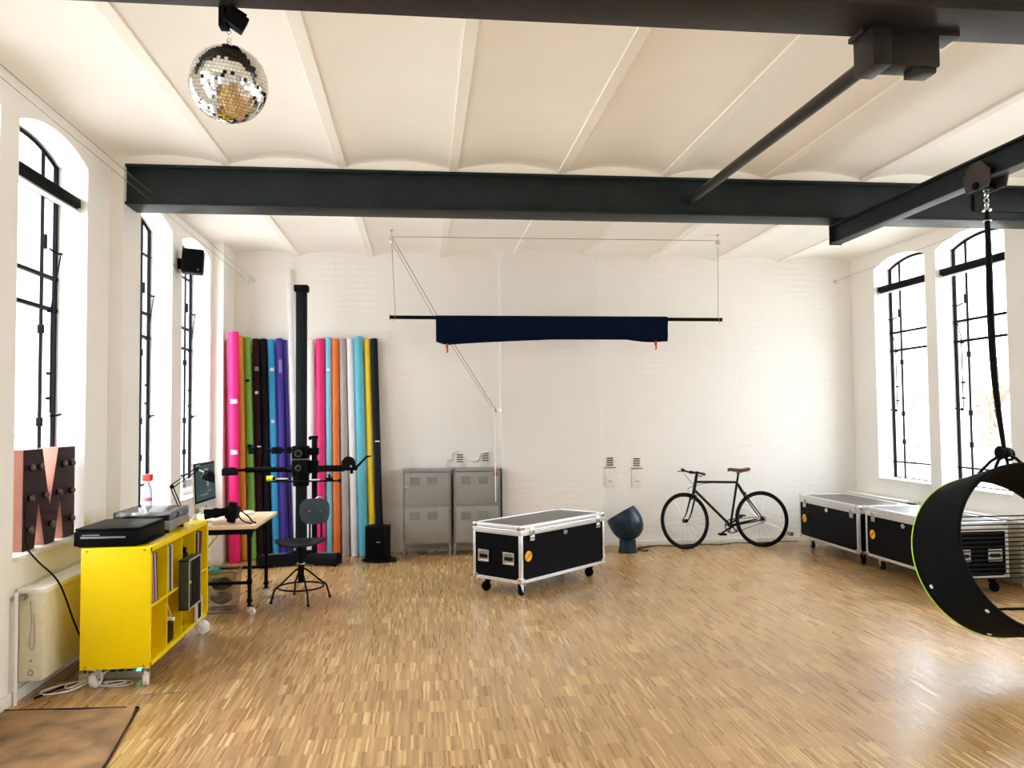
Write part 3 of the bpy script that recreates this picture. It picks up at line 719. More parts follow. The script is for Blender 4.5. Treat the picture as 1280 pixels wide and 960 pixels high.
RT = [
 ('dusty rose-brown paper roll leaning in the left corner, mostly behind the hot pink one', (.42, .16, .15), (-2.198, 9.415, 2.53), (-2.196, 9.56, 0), .036, ()),
 ('hot pink paper roll, thickest and leftmost of the bright ones by the corner', (.90, .010, .18), (-2.125, 9.33, 2.62), (-2.125, 9.45, 0), .058, ((.70, .05, TW), (.48, .05, TW))),
 ('amber orange paper roll between the hot pink and the green ones', (.78, .28, .02), (-2.145, 9.70, 2.61), (-2.06, 9.60, 0), .044, ()),
 ('dark olive paper roll standing just left of the light green one', (.025, .045, .012), (-2.125, 9.815, 2.58), (-2.06, 9.74, 0), .034, ()),
 ('light green paper roll in the left cluster', (.19, .46, .06), (-2.078, 9.79, 2.60), (-1.962, 9.61, 0), .045, ((.50, .06, M_BLK), (.80, .03, M_BLK))),
 ('dark maroon paper roll with pale labels', (.030, .008, .012), (-1.972, 9.80, 2.585), (-1.876, 9.64, 0), .042, ((.75, .035, TW), (.50, .04, TW), (.86, .05, M_CABLE))),
 ('black paper roll between the maroon and the mid blue ones', (.008, .008, .010), (-1.884, 9.80, 2.585), (-1.788, 9.64, 0), .041, ()),
 ('mid blue paper roll with two white tapes', (.025, .30, .60), (-1.795, 9.80, 2.575), (-1.695, 9.64, 0), .042, ((.86, .04, TW), (.62, .04, TW))),
 ('deep purple paper roll right of the mid blue one', (.045, .02, .30), (-1.700, 9.80, 2.59), (-1.606, 9.64, 0), .040, ((.87, .16, mat('lilac_label', (.25, .2, .5), .4)),)),
 ('violet paper roll squeezed beside the tall white tube', (.06, .03, .34), (-1.644, 9.835, 2.575), (-1.540, 9.70, 0), .026, ()),
 ('tall white roll reaching high above the others behind the black column', (.80, .78, .80), (-1.590, 9.81, 3.418), (-1.450, 9.60, 0), .034, ()),
 ('clean white paper roll standing mostly hidden behind the black column', (.80, .79, .80), (-1.335, 9.80, 2.57), (-1.300, 9.64, 0), .050, ()),
 ('magenta paper roll, leftmost of the right-hand cluster', (.75, .012, .16), (-1.215, 9.79, 2.585), (-1.180, 9.62, 0), .052, ()),
 ('pale sky blue paper roll between magenta and orange', (.20, .52, .70), (-1.118, 9.80, 2.60), (-1.090, 9.64, 0), .040, ((.85, .03, TW),)),
 ('burnt orange paper roll between pale blue and grey', (.80, .17, .02), (-1.035, 9.80, 2.586), (-1.003, 9.64, 0), .043, ()),
 ('warm grey paper roll between orange and white', (.42, .37, .36), (-.950, 9.80, 2.586), (-.897, 9.64, 0), .042, ()),
 ('white paper roll in the right-hand cluster between grey and turquoise', (.80, .79, .80), (-.862, 9.80, 2.586), (-.795, 9.64, 0), .043, ()),
 ('turquoise blue paper roll, thickest of the right-hand cluster', (.10, .45, .58), (-.765, 9.79, 2.61), (-.692, 9.63, 0), .054, ()),
 ('yellow paper roll between turquoise and black', (.90, .62, .01), (-.662, 9.81, 2.586), (-.590, 9.65, 0), .037, ()),
 ('black paper roll at the right end beside the floor loudspeaker', (.012, .014, .020), (-.578, 9.80, 2.59), (-.500, 9.64, 0), .042, ((.52, .015, TW),)),
]
for lab, col, tp, bt, r, tapes in RT: roll(lab, col, tp, bt, r, tapes=tapes)

# ---------------------------------------------------------------- floor loudspeaker by the rolls
t = thing('floor_loudspeaker', 'small black loudspeaker box on a flat base in front of the black roll', 'loudspeaker', (-.50, 9.30, 0))
m = M.Translation((-.505, 9.27, .22)) @ rotm('Z', -18)
linkm('cabinet', B().box(m.translation, (.235, .20, .37), m.to_3x3(), .008), M_BLK, t, True)
linkm('grille', B().box(m @ V((0, -.103, 0)), (.215, .008, .35), m.to_3x3(), .003), mat('dark_grille', (.004, .004, .005), .8, spec=.03, bump=.4, bscale=300), t, True)
linkm('base_plate', B().prism([(math.cos(a)*.20, math.sin(a)*.15) for a in [2*PI*k/24 for k in range(24)]], .02, M.Translation((-.49, 9.27, .008)) @ rotm('Z', -10)).box((-.505, 9.27, .03), (.25, .22, .02), m.to_3x3(), .004), M_BLK, t, True)
linkm('brand_mark', B().box(m @ V((.045, -.108, .01)), (.045, .002, .010), m.to_3x3()), M_CHROME, t, True, label='tiny pale script badge')

# ---------------------------------------------------------------- round blue-black floor lamp
t = thing('floor_lamp', 'blue-black pot-shaped floor lamp tilted to the left beside the flight case', 'lamp', (2.40, 9.38, 0))
linkm('lamp_base', B().lathe([(.0, .0), (.115, .0), (.117, .008), (.100, .07), (.098, .145), (.085, .16), (.0, .16)], M.Translation((2.432, 9.38, 0)), 40, False), M_BLUEG, t, True)
m = M.Translation((2.425, 9.38, .335)) @ rotm('X', -16) @ rotm('Y', -27)
prof = [(.0, -.20), (.07, -.19), (.13, -.155), (.172, -.10), (.195, -.03), (.200, .03), (.197, .09), (.187, .145), (.178, .15), (.176, .14), (.188, .08), (.188, 0), (.16, -.1), (.06, -.175), (0, -.182)]
linkm('lamp_shade', B().lathe(prof, m, 48, False), M_BLUEG, t, True)
linkm('diffuser', B().lathe([(0, .132), (.1, .134), (.177, .13)], m, 40, False), mat('milky_glass', (.5, .5, .5), .3), t, True)
b = B().tube(smooth([(2.55, 9.38, .02), (2.64, 9.36, .006), (2.70, 9.45, .006), (2.60, 9.52, .006), (2.66, 9.60, .006), (2.85, 9.72, .006)], 6), .005, 6)
linkm('power_cord', b, M_RUB, t, True)

# ---------------------------------------------------------------- bicycle
BY = 9.43
t = thing('bicycle', 'slim black bicycle with a brown saddle leaning against the white brick wall', 'bicycle', (3.65, BY, 0))
def bp(x, z, dy=0): return V((x, BY+.13*z+dy, z))
M_BIKE = mat('black_bike_enamel', (.004, .004, .005), .3, spec=.15)
def wheel_part(name, c, steer):
    m = M.Translation(c) @ rotm('Z', steer) @ rotm('X', -7.4) @ rotm('X', 90)
    w = linkm(name, B().torus(m, .325, .0165, 72, 10), M_RUB, t, True)
    b = B().lathe([(.300, -.010), (.314, -.011), (.316, 0), (.314, .011), (.300, .010), (.292, 0), (.300, -.010)], m, 72, False)
    linkm('rim', b, M_BIKE, w, True)
    b = B()
    for k in range(28):
        a = 2*PI*k/28; s = 1 if k % 2 else -1
        b.cyl(m @ V((.018*math.cos(a+s*1.2), .018*math.sin(a+s*1.2), s*.025)), m @ V((.295*math.cos(a), .295*math.sin(a), 0)), .0011, seg=4)
    linkm('spokes', b, M_CHROME, w, True)
    linkm('hub', B().cyl(m @ V((0, 0, -.04)), m @ V((0, 0, .04)), .012).cyl(m @ V((0, 0, -.03)), m @ V((0, 0, -.024)), .024).cyl(m @ V((0, 0, .024)), m @ V((0, 0, .03)), .024).cyl(m @ V((0, 0, -.056)), m @ V((0, 0, .056)), .008), M_BLK, w, True)
FH, RH, BB = bp(3.176, .341), bp(4.152, .341), bp(3.744, .272)
ST = bp(3.868, .800); HT = bp(3.350, .860); HB = bp(3.304, .672)
wheel_part('front_wheel', FH, 15)
wheel_part('rear_wheel', RH, 0)
b = B().tube([HB-(HT-HB).normalized()*.02, HT+(HT-HB).normalized()*.015], .020, 12).tube([bp(3.338, .806), ST+V((-.005, 0, -.008))], .0150, 12).tube([bp(3.314, .712), BB], .0165, 12).tube([BB, ST], .0150, 12)
b.cyl(BB+V((0, -.035, 0)), BB+V((0, .035, 0)), .023)
for s in (-1, 1):
    b.tube([BB+V((.02, s*.02, 0)), BB+V((.10, s*.04, .018)), RH+V((0, s*.055, 0))], [.012, .011, .008], 8)
    b.tube([ST+V((.004, s*.018, -.02)), ST+V((.06, s*.034, -.12)), RH+V((0, s*.055, .0))], [.010, .010, .007], 8)
    b.cyl(RH+V((-.01, s*.052, 0)), RH+V((.012, s*.060, 0)), .018, seg=10)
linkm('bike_frame', b, M_BIKE, t, True)
ax_ = (HT-HB).normalized(); crown = HB-ax_*.035
sr = R(15); fw = V((-math.cos(sr), -math.sin(sr), 0)); sd_ = V((-fw.y, fw.x, 0))
b = B().box(crown, (.045, .10, .03), M.Rotation(sr, 3, 'Z'), .008)
for s in (-1, 1):
    p0 = crown+sd_*(s*.045); p3 = FH+sd_*(s*.052)
    b.tube(smooth([p0, p0*.6+p3*.4+V((.010, 0, 0)), p0*.25+p3*.75+V((.016, 0, 0)), p3], 5), [.013-.006*k/15 for k in range(16)], 8)
linkm('fork', b, M_BIKE, t, True)
stem = HT+ax_*.055; clamp = stem+fw*.085+V((0, 0, .012))
linkm('stem', B().cyl(HT, stem+ax_*.02, .017).tube([stem, clamp], .015, 10).cyl(clamp-sd_*.022, clamp+sd_*.022, .020), M_BIKE, t, True)
hb = [clamp+sd_*(s*k)+q for s, k, q in ()]
n_ = -sd_ if (-sd_).y < 0 else sd_      # towards the viewer
f_ = V((-.12, 0, 0))
pts = [clamp+n_*.24+fw*(-.03)+V((0, 0, -.012)), clamp+n_*.14+fw*.0+V((0, 0, .004)), clamp+n_*.05, clamp-n_*.05, clamp-n_*.14+V((0, 0, .012)), clamp-n_*.24+fw*(-.03)+V((0, 0, .02))]
linkm('handlebar', B().tube(smooth(pts, 5), .0125, 10), M_BIKE, t, True)
for a, c in ((pts[0], pts[1]), (pts[5], pts[4])):
    linkm('grip', B().tube([a, a*.55+c*.45], .0175, 10), M_SADDLE if a is pts[0] else M_RUB, t, True)
for a, c in ((pts[1], pts[0]), (pts[4], pts[5])):
    d = (c-a).normalized()
    linkm('brake_lever', B().box(a+fw*.015, (.03, .03, .025), None, .006).tube(smooth([a+fw*.02, a+fw*.055+d*.03+V((0, 0, -.012)), a+fw*.06+d*.12+V((0, 0, -.02))], 4), .006, 6), M_BLK, t, True)
linkm('brake_cable', B().tube(smooth([pts[1]+fw*.03, pts[1]+fw*.05+V((.01, 0, -.13)), crown+fw*.05+V((-.02, 0, .08)), crown+fw*.035], 6), .0032, 5).tube(smooth([pts[4]+fw*.03, pts[2]+fw*.07+V((0, 0, -.08)), HB+V((.02, -.03, .10)), bp(3.5, .79, -.02), bp(3.84, .788, -.02)], 6), .003, 5), M_RUB, t, True)
for p, q in ((crown+fw*.03, fw), (bp(3.955, .645), V((1, 0, .3)))):
    linkm('brake_caliper', B().torus(M.Translation(p+V((0, 0, -.01))) @ rotm('Z', 15 if q is fw else 0) @ rotm('Y', 90), .032, .007, 16, 6).box(p+V((0, 0, .01)), (.02, .03, .035), None, .005), M_BLK, t, True)
SP = bp(3.893, .905)
linkm('seatpost', B().tube([ST-V((.004, 0, .03)), SP], .0135, 10).box(SP+V((.002, 0, .004)), (.05, .03, .02), None, .005), M_BLK, t, True)
b = B(); secs = [(-.135, .016, .006), (-.10, .020, .012), (-.03, .028, .004), (.04, .055, .0), (.09, .078, .006), (.125, .070, .014), (.138, .045, .012)]
bm = b.bm; rings = []
for x, w_, dz in secs:
    rings.append([bm.verts.new(SP+V((x, w_*math.cos(a), .036+dz+(.018 if math.sin(a) > 0 else .024)*math.sin(a)))) for a in [2*PI*k/16 for k in range(16)]])
for A, C in zip(rings, rings[1:]):
    for k in range(16): bm.faces.new((A[k], A[(k+1) % 16], C[(k+1) % 16], C[k]))
bm.faces.new(rings[0]); bm.faces.new(rings[-1])
linkm('saddle', b, M_SADDLE, t, True, label='brown leather saddle')
b = B()
for s in (-1, 1): b.tube(smooth([SP+V((-.11, s*.012, .028)), SP+V((-.02, s*.022, .008)), SP+V((.05, s*.022, .008)), SP+V((.12, s*.03, .034))], 4), .0035, 6)
b.torus(M.Translation(SP+V((.118, 0, .022))) @ rotm('Y', 80), .018, .004, 14, 5)
linkm('saddle_rails', b, M_CHROME, t, True)
my = frame_m(BB+V((0, -.045, 0)), (1, 0, 0), (0, 0, 1), (0, -1, 0))
b = B().torus(my, .086, .0055, 48, 6).torus(my, .072, .003, 40, 5).cyl(my @ V((0, 0, -.006)), my @ V((0, 0, .012)), .022)
for k in range(5):
    a = 2*PI*k/5+.4; b.tube([my @ V((.015*math.cos(a), .015*math.sin(a), 0)), my @ V((.080*math.cos(a), .080*math.sin(a), 0))], .008, 6)
linkm('chainring', b, M_BLK, t, True)
PN, PF = BB+V((-.150, -.075, -.085)), BB+V((.190, .075, .105))
for p, s in ((PN, -1), (PF, 1)):
    e = BB+V((0, s*.062, 0)); q = V((p.x, BB.y+s*.068, p.z))
    linkm('crank_arm', B().tube([e, q], [.013, .009], 8).cyl(BB+V((0, s*.03, 0)), e, .012), M_BLK, t, True)
    linkm('pedal', B().cyl(q, q+V((0, s*.085, 0)), .006).box(q+V((.036, s*.05, 0)), (.014, .075, .020), None, .003).box(q+V((-.036, s*.05, 0)), (.014, .075, .020), None, .003).box(q+V((0, s*.012, 0)), (.08, .01, .02)).box(q+V((0, s*.088, 0)), (.08, .01, .02)), M_BLK, t, True)
b = B(); o1 = BB+V((0, -.045, 0)); o2 = RH+V((0, -.045, 0)); 
d = (o2-o1).normalized(); n1 = V((-d.z, 0, d.x)); 
b.tube([o1+n1*.088, o2+n1*.034], .0038, 6).tube([o1-n1*.088, o2-n1*.034], .0038, 6).torus(frame_m(o2, (1, 0, 0), (0, 0, 1), (0, -1, 0)), .034, .004, 24, 6)
linkm('chain', b, M_BLK, t, True)

# black lead along the foot of the wall, small wooden stop
b = B().tube(smooth([(2.62, 9.62, .006), (2.9, 9.75, .006), (3.1, 9.68, .006), (3.35, 9.78, .006), (3.7, 9.70, .006), (3.95, 9.80, .008), (4.15, 9.72, .006), (4.55, 9.80, .006), (4.75, 9.78, .006)], 8), .005, 6)
solo('floor_lead', b, M_RUB, 'thin black lead wandering along the wall foot behind the bicycle', 'cable')
solo('door_stop', B().cyl((4.67, YB-.09, .10), (4.67, YB, .10), .018, seg=14).cyl((4.67, YB-.11, .10), (4.67, YB-.085, .10), .026), mat('worn_wood', (.3, .14, .07), .6), 'small brown wooden wall stop low on the wall behind the rear wheel', 'wall stop')

# ---------------------------------------------------------------- yellow shelf unit on casters
KX0, KX1, KY0, KY1, KZ0, KZ1 = -2.045, -1.642, 5.10, 6.42, .13, .852
t = thing('shelf_unit', 'bright yellow open cube shelf unit on white casters by the left wall', 'shelf', (-1.84, 5.76, 0))
sh = t
e = .030
ups = [KY0+e+(KY1-KY0-2*e-.012*3)/4*k+.012*(k-1) for k in range(1, 4)]
linkm('end_panel', B().bx(KX0, KX1, KY0, KY0+e, KZ0, KZ1, .003), M_YEL, t, True)
linkm('end_panel', B().bx(KX0, KX1, KY1-e, KY1, KZ0, KZ1, .003), M_YEL, t, True)
linkm('top_board', B().bx(KX0, KX1, KY0, KY1, KZ1-e, KZ1+.001, .003), M_YEL, t, True)
linkm('bottom_board', B().bx(KX0, KX1, KY0+.001, KY1-.001, KZ0, KZ0+e, .003), M_YEL, t, True)
KM = .490
for y in ups: linkm('upright', B().bx(KX0+.01, KX1-.004, y, y+.012, KZ0+e, KZ1-e), M_YEL, t, True)
linkm('middle_board', B().bx(KX0+.01, KX1-.003, KY0+e, KY1-e, KM-.007, KM+.007), M_YEL, t, True)
linkm('back_panel', B().bx(KX0+.002, KX0+.008, KY0+e, KY1-e, KZ0+e, KZ1-e), M_YEL, t, True)
for x in (KX0+.035, KX1-.035):
    for z in (KZ0+.016, KZ1-.016):
        linkm('screw', B().cyl((x, KY0+.001, z), (x, KY0-.002, z), .006, seg=10), M_CABLE, t, True)
for x, y, rz in ((KX0+.055, KY0+.07, 1.3), (KX1-.045, KY0+.07, 1.8), (KX0+.055, KY1-.07, 1.6), (KX1-.045, KY1-.07, .5)):
    caster(t, V((x, y, KZ0))-V(t.location), .052, M_WHT, M_CHROME, False, rz, .035)
for c in [c for c in sh.children if c.name.startswith('caster')]:
    pass
# records and magazines
def record(y, z, tilt, col, label, h=.30, th=.006, x=KX1-.008, d=.31):
    m = M.Translation((x-d/2, y, z)) @ rotm('X', tilt) @ M.Translation((0, 0, h/2))
    b = B().box(m.translation, (d, th, h), m.to_3x3(), .001)
    return solo('record_sleeve', b, mat('sleeve', col, .5), label, 'record', 'record sleeves in the yellow shelf')
cy = [KY0+e]+[v+.012 for v in ups]; hz = KM+.009; lz = KZ0+e+.001
for k, (dy, tl, col, lab) in enumerate(((.020, -7, (.5, .45, .42), 'pale grey record sleeve leaning in the first upper cell, nearest the end panel'), (.040, -8, (.28, .05, .06), 'dark red record sleeve leaning in the first upper cell'), (.056, -9, (.70, .66, .62), 'white record sleeve leaning in the first upper cell'), (.074, -10, (.04, .035, .05), 'black record sleeve leaning in the first upper cell, outermost of its row'))):
    record(cy[0]+dy*1.25+.045, hz, -tl*-1+15, col, lab)
for k, (dy, col, lab) in enumerate(((.016, (.65, .62, .55), 'cream record sleeve upright in the second upper cell'), (.028, (.015, .015, .018), 'black record sleeve upright in the second upper cell'), (.040, (.03, .03, .05), 'near-black navy sleeve in the second upper cell'), (.054, (.6, .52, .2), 'yellowish record sleeve in the second upper cell'), (.066, (.72, .70, .66), 'off-white record sleeve, right of its row in the second upper cell'))):
    record(cy[1]+dy*1.5+.02, hz, 1.5, col, lab)
for k, (dy, tl, col, lab) in enumerate(((.04, -2, (.02, .02, .02), 'black record sleeve in the fourth upper cell beside the desk'), (.062, -3, (.02, .02, .025), 'second black sleeve in the fourth upper cell, with a pale edge beside it'), (.078, -4, (.7, .7, .7), 'thin white sleeve in the fourth upper cell'), (.16, -5, (.16, .02, .04), 'wine red sleeve in the fourth upper cell, standing apart'))):
    record(cy[3]+dy, hz, tl, col, lab, h=.29)
# grey open box in the third column
t = thing('display_box', 'dark grey open box with a thin metal rim stuck in the third column', 'box', (-1.62, 5.82, .33), group=None)
bx0, bx1, by0, by1, bz0, bz1 = -1.641, -1.575, 5.665, 5.955, .335, .672
MB = mat('dark_green_grey', (.035, .042, .028), .5)
b = B().bx(bx0, bx1, by0, by0+.012, bz0, bz1, .002).bx(bx0, bx1, by1-.012, by1, bz0, bz1, .002).bx(bx0, bx1, by0, by1, bz1-.012, bz1, .002).bx(bx0, bx1, by0, by1, bz0, bz0+.012, .002).bx(-1.638, -1.630, by0+.01, by1-.01, bz0+.01, bz1-.01)
linkm('box_shell', b, MB, t, True)
b = B().bx(bx1, bx1+.003, by0-.002, by0+.010, bz0, bz1).bx(bx1, bx1+.003, by1-.010, by1+.002, bz0, bz1).bx(bx1, bx1+.003, by0, by1, bz1-.010, bz1+.002).bx(bx1, bx1+.003, by0, by1, bz0-.002, bz0+.010)
linkm('metal_rim', b, M_ALU, t, True)
linkm('shelf_board_piece', B().bx(-1.629, -1.585, 5.69, 5.77, .50, .515, .002), M_YEL, t, True, label='short yellow piece standing for the shelf board behind the box')  # added piece that stands for the shelf board seen through the box
b = B().bx(-1.655, -1.640, 5.96, 6.10, .205, .345, .002)
t = thing('picture_frame', 'small white-edged black frame propped low in the shelf below the grey box', 'picture frame', (-1.628, 6.10, .165))
linkm('frame_border', B().bx(-1.638, -1.618, 6.04, 6.17, .165, .178, .002).bx(-1.638, -1.618, 6.04, 6.17, .318, .331, .002).bx(-1.638, -1.618, 6.04, 6.053, .165, .33, .002).bx(-1.638, -1.618, 6.157, 6.17, .165, .33, .002), M_WHT, t, True)
linkm('picture', B().bx(-1.635, -1.624, 6.05, 6.16, .175, .32), M_BLK, t, True)
b_dummy = None
t = thing('silver_camera', 'small silver camera sitting on top inside the third column of the yellow shelf', 'camera', (-1.69, 5.80, hz))
linkm('body', B().bx(-1.72, -1.67, 5.79, 5.90, hz+.186, hz+.255, .006).bx(-1.715, -1.675, 5.82, 5.86, hz+.255, hz+.275, .004), M_CHROME, t, True)
linkm('lens', B().cyl((-1.67, 5.84, hz+.215), (-1.645, 5.84, hz+.215), .024), M_BLK, t, True)
solo('camera_case', B().bx(-1.86, -1.66, 5.78, 5.95, hz, hz+.186, .008), M_BLK, 'black box under the silver camera, behind the grey open box', 'case')
solo('paper_tube', B().cyl((-1.80, 5.52, lz+.168), (-1.615, 5.475, lz+.168), .013), M_WHT, 'small white paper tube poking out of the second lower cell', 'paper tube')
t = thing('small_easel', 'small dark box with two thin wooden legs in the second lower cell', 'easel', (-1.70, 5.5, lz))
linkm('easel_leg', B().tube([(-1.70, 5.45, lz+.30), (-1.68, 5.50, lz+.155)], .005, 6), M_WOOD, t, True)
linkm('easel_leg', B().tube([(-1.69, 5.52, lz+.31), (-1.67, 5.60, lz+.155)], .005, 6), M_WOOD, t, True)
linkm('easel_shelf', B().bx(-1.80, -1.66, 5.46, 5.63, lz+.0, lz+.15, .006), M_BLKL, t, True)
t = thing('round_gadget', 'round black gadget with a silver dot in the third lower cell', 'gadget', (-1.70, 5.83, lz))
linkm('body', B().cyl((-1.74, 5.84, lz+.045), (-1.68, 5.83, lz+.045), .045, seg=24), M_BLK, t, True)
linkm('silver_dot', B().cyl((-1.68, 5.83, lz+.045), (-1.672, 5.828, lz+.045), .014), M_CHROME, t, True)
t = thing('headphones', 'black headphones hanging low in the first lower cell', 'headphones', (-1.68, 5.17, lz))
linkm('ear_cup', B().ball((-1.68, 5.17, lz+.165), .045, 14, (.6, .6, 1)), M_BLK, t, True)
linkm('ear_cup', B().ball((-1.68, 5.17, lz+.05), .045, 14, (.6, .6, 1)), M_BLK, t, True)
linkm('headband', B().tube(smooth([(-1.68, 5.165, lz+.20), (-1.73, 5.165, lz+.18), (-1.75, 5.165, lz+.11), (-1.73, 5.165, lz+.03), (-1.68, 5.165, lz+.02)], 4), .008, 6), M_BLK, t, True)

# ---------------------------------------------------------------- on top of the yellow shelf
KT = KZ1+.0015
t = thing('printer', 'low black printer with a grey-black lid on the near end of the yellow shelf', 'printer', (-1.93, 5.36, KT))
linkm('body', B().bx(-2.10, -1.72, 5.13, 5.62, KT+.008, KT+.098, .008), M_BLKL, t, True)
b = B().bx(-2.095, -1.725, 5.135, 5.615, KT+.099, KT+.116, .006); linkm('lid', b, M_BLKL, t, True)
linkm('front_slot', B().bx(-2.06, -1.80, 5.126, 5.132, KT+.055, KT+.066, .001).bx(-2.05, -1.95, 5.125, 5.131, KT+.073, KT+.079), M_CABLE, t, True)
linkm('paper_tray', B().bx(-1.722, -1.695, 5.16, 5.55, KT+.01, KT+.02, .002), M_BLK, t, True)
linkm('foot', B().bx(-2.08, -1.75, 5.15, 5.6, KT, KT+.009), M_RUB, t, True)
linkm('silver_strip', B().bx(-1.700, -1.685, 5.25, 5.60, KT, KT+.006), M_ALU, t, True)
t = thing('turntable', 'silver-grey record turntable with a clear smoky dust cover on the yellow shelf', 'turntable', (-1.87, 5.88, KT))
linkm('plinth', B().bx(-2.07, -1.70, 5.67, 6.10, KT+.028, KT+.085, .006), mat('silver_grey_plinth', (.30, .29, .28), .35, .5), t, True)
for x in (-2.02, -1.75):
    for y in (5.72, 6.05): linkm('foot', B().cyl((x, y, KT), (x, y, KT+.03), .028), M_RUB, t, True)
pl = linkm('platter', B().cyl((-1.92, 5.88, KT+.085), (-1.92, 5.88, KT+.10), .15, seg=40), M_BLK, t, True)
linkm('record', B().cyl((-1.92, 5.88, KT+.1005), (-1.92, 5.88, KT+.103), .145, seg=40), M_BLKL, pl, True)
linkm('tonearm', B().tube([(-1.75, 6.05, KT+.11), (-1.75, 5.86, KT+.115), (-1.80, 5.78, KT+.112)], .005, 6).cyl((-1.75, 6.05, KT+.085), (-1.75, 6.05, KT+.12), .02), M_CHROME, t, True)
b = B().bx(-2.07, -1.70, 5.665, 6.105, KT+.088, KT+.150, .005)
linkm('dust_cover', b, glass_mat('smoky_acrylic', (.55, .56, .60), .75, .08), t, True)
# architect lamp clamped to the shelf
t = thing('desk_lamp', 'black spring-arm desk lamp reaching over the desk from behind the turntable', 'lamp', (-1.78, 6.30, KT))
LB, LE, LT, LH = V((-1.80, 6.34, KT)), V((-1.905, 6.38, 1.115)), V((-1.75, 6.50, 1.24)), V((-1.695, 6.50, 1.213))
linkm('lamp_base', B().cyl(LB, LB+V((0, 0, .035)), .035), M_BLK, t, True)
LB = LB+V((0, 0, .03))
for d in (-.008, .008):
    linkm('lower_arm', B().tube([LB+V((d, d, 0)), LE+V((d, d, 0))], .0045, 6), M_BLK, t, True)
    linkm('upper_arm', B().tube([LE+V((d, d, -d)), LT+V((d, d, -d))], .0045, 6), M_BLK, t, True)
for p in (LE, LT): linkm('arm_joint', B().ball(p, .017, 12), M_BLK, t, True)
linkm('head_arm', B().tube([LT, LH], .006, 6), M_CHROME, t, True)
m = M.Translation((-1.662, 6.50, 1.178)) @ rotm('Y', 24) @ M.Scale(.78, 4)
linkm('lamp_shade', B().lathe([(.016, .058), (.030, .050), (.052, .028), (.066, -.010), (.070, -.034), (.066, -.034), (.060, -.01), (.04, .03), (.01, .045)], m, 28, False).cyl(LH, m @ V((0, 0, .05)), .014), M_BLK, t, True)
linkm('bulb', B().ball(m @ V((0, 0, -.005)), .026, 12), M_WHT, t, True)

# ---------------------------------------------------------------- window-sill things
SZ = SILL+.0225
# marquee letter M
t = thing('marquee_letter', 'dark copper-edged letter M with round bulbs on the left window sill', 'letter', (-2.45, 5.49, SZ))
yo = .0
pts = [(5.135, 0), (5.135, .612), (5.375, .612), (5.487, .235), (5.602, .612), (5.852, .612), (5.852, 0), (5.692, 0), (5.635, .30), (5.552, 0), (5.422, 0), (5.335, .30), (5.282, 0)]
ML = M.Translation((-2.515, 0, SZ)) @ frame_m((0, 0, 0), (0, 1, 0), (0, 0, 1), (1, 0, 0))
linkm('letter_body', B().prism(pts, .118, ML), M_PINK, t, True, sm=False)
linkm('letter_face', B().prism(pts, .004, ML @ M.Translation((0, 0, .1182))), M_DBROWN, t, True, sm=False, label='near-black front face')
for (y, z) in ((5.211, .50), (5.325, .50), (5.655, .50), (5.775, .50), (5.205, .315), (5.395, .32), (5.585, .32), (5.775, .315), (5.20, .125), (5.482, .125), (5.78, .125)):
    p = ML @ V((y, z, .122)); q = ML @ V((y, z, .132))
    bb = linkm('bulb', B().ball(q+(q-p)*.8, .024, 14, (.8, 1, 1)), M_BULB, t, True)
    linkm('bulb_socket', B().cyl(p, q, .019), M_BLK, bb, True)
solo('lamp_cable', B().tube(smooth([(-2.375, 5.12, SZ+.30), (-2.365, 5.115, SZ+.06), (-2.30, 5.10, .80), (-2.17, 5.10, .66), (-2.12, 5.20, .40), (-2.08, 5.27, .20), (-2.10, 5.32, .05)], 6), .0055, 6), M_RUB, 'black cable dropping from the letter M past the radiator to the floor', 'cable')
# cleaning bottle
t = thing('spray_bottle', 'clear cleaning bottle with a red cap on the sill behind the turntable', 'bottle', (-2.44, 7.47, SZ))
linkm('bottle_body', B().lathe([(.0, 0), (.038, .0), (.042, .02), (.042, .16), (.030, .20), (.018, .22), (.018, .25), (0, .25)], M.Translation((-2.44, 7.47, SZ)), 20, False), mat('clear_pet', (.62, .66, .72), .2), t, True)
linkm('cap', B().bx(-2.475, -2.405, 7.44, 7.53, SZ+.245, SZ+.305, .008), M_RED, t, True)
linkm('wrapper_label', B().lathe([(.0430, .07), (.0430, .10)], M.Translation((-2.44, 7.47, SZ)), 20, False), mat('pink_label', (.6, .1, .2), .5), t, True)
t = thing('small_screen', 'small white-framed dark display propped on the third left sill', 'display', (-2.50, 8.90, SZ))
linkm('display_frame', B().bx(-2.515, -2.495, 8.72, 9.12, SZ, SZ+.155, .004), M_WHT, t, True)
linkm('display_panel', B().bx(-2.494, -2.490, 8.74, 9.10, SZ+.075, SZ+.145), M_SCREEN, t, True)
solo('sill_strip', B().bx(-2.44, -2.36, 5.55, 5.95, SZ-.0001, SZ+.004), M_TRIM, 'thin loose white strip lying on the sill beneath the letter M', 'strip')

# ---------------------------------------------------------------- left radiator and pipes
t = thing('radiator', 'cream enamel panel radiator under the left window, half behind the yellow shelf', 'radiator', (-2.25, 5.5, 0))
linkm('radiator_body', B().bx(-2.335, -2.20, 4.98, 6.0, .115, .625, .012), M_RAD, t, True)
linkm('top_grille', B().bx(-2.345, -2.185, 4.975, 6.005, .620, .650, .008), M_TRIM, t, True)
linkm('drain_plug', B().torus(frame_m((-2.265, 4.978, .165), (1, 0, 0), (0, 0, 1), (0, -1, 0)), .015, .003, 18, 6).cyl((-2.265, 4.982, .235), (-2.265, 4.974, .235), .006), M_CABLE, t, True)
linkm('valve', B().cyl((-2.335, 4.965, .60), (-2.295, 4.965, .60), .014).cyl((-2.30, 4.93, .605), (-2.30, 4.98, .605), .016), M_CABLE, t, True)
for x in (-2.27, -2.24): linkm('foot', B().bx(x-.01, x+.01, 5.95, 5.98, 0, .12), M_RAD, t, True)
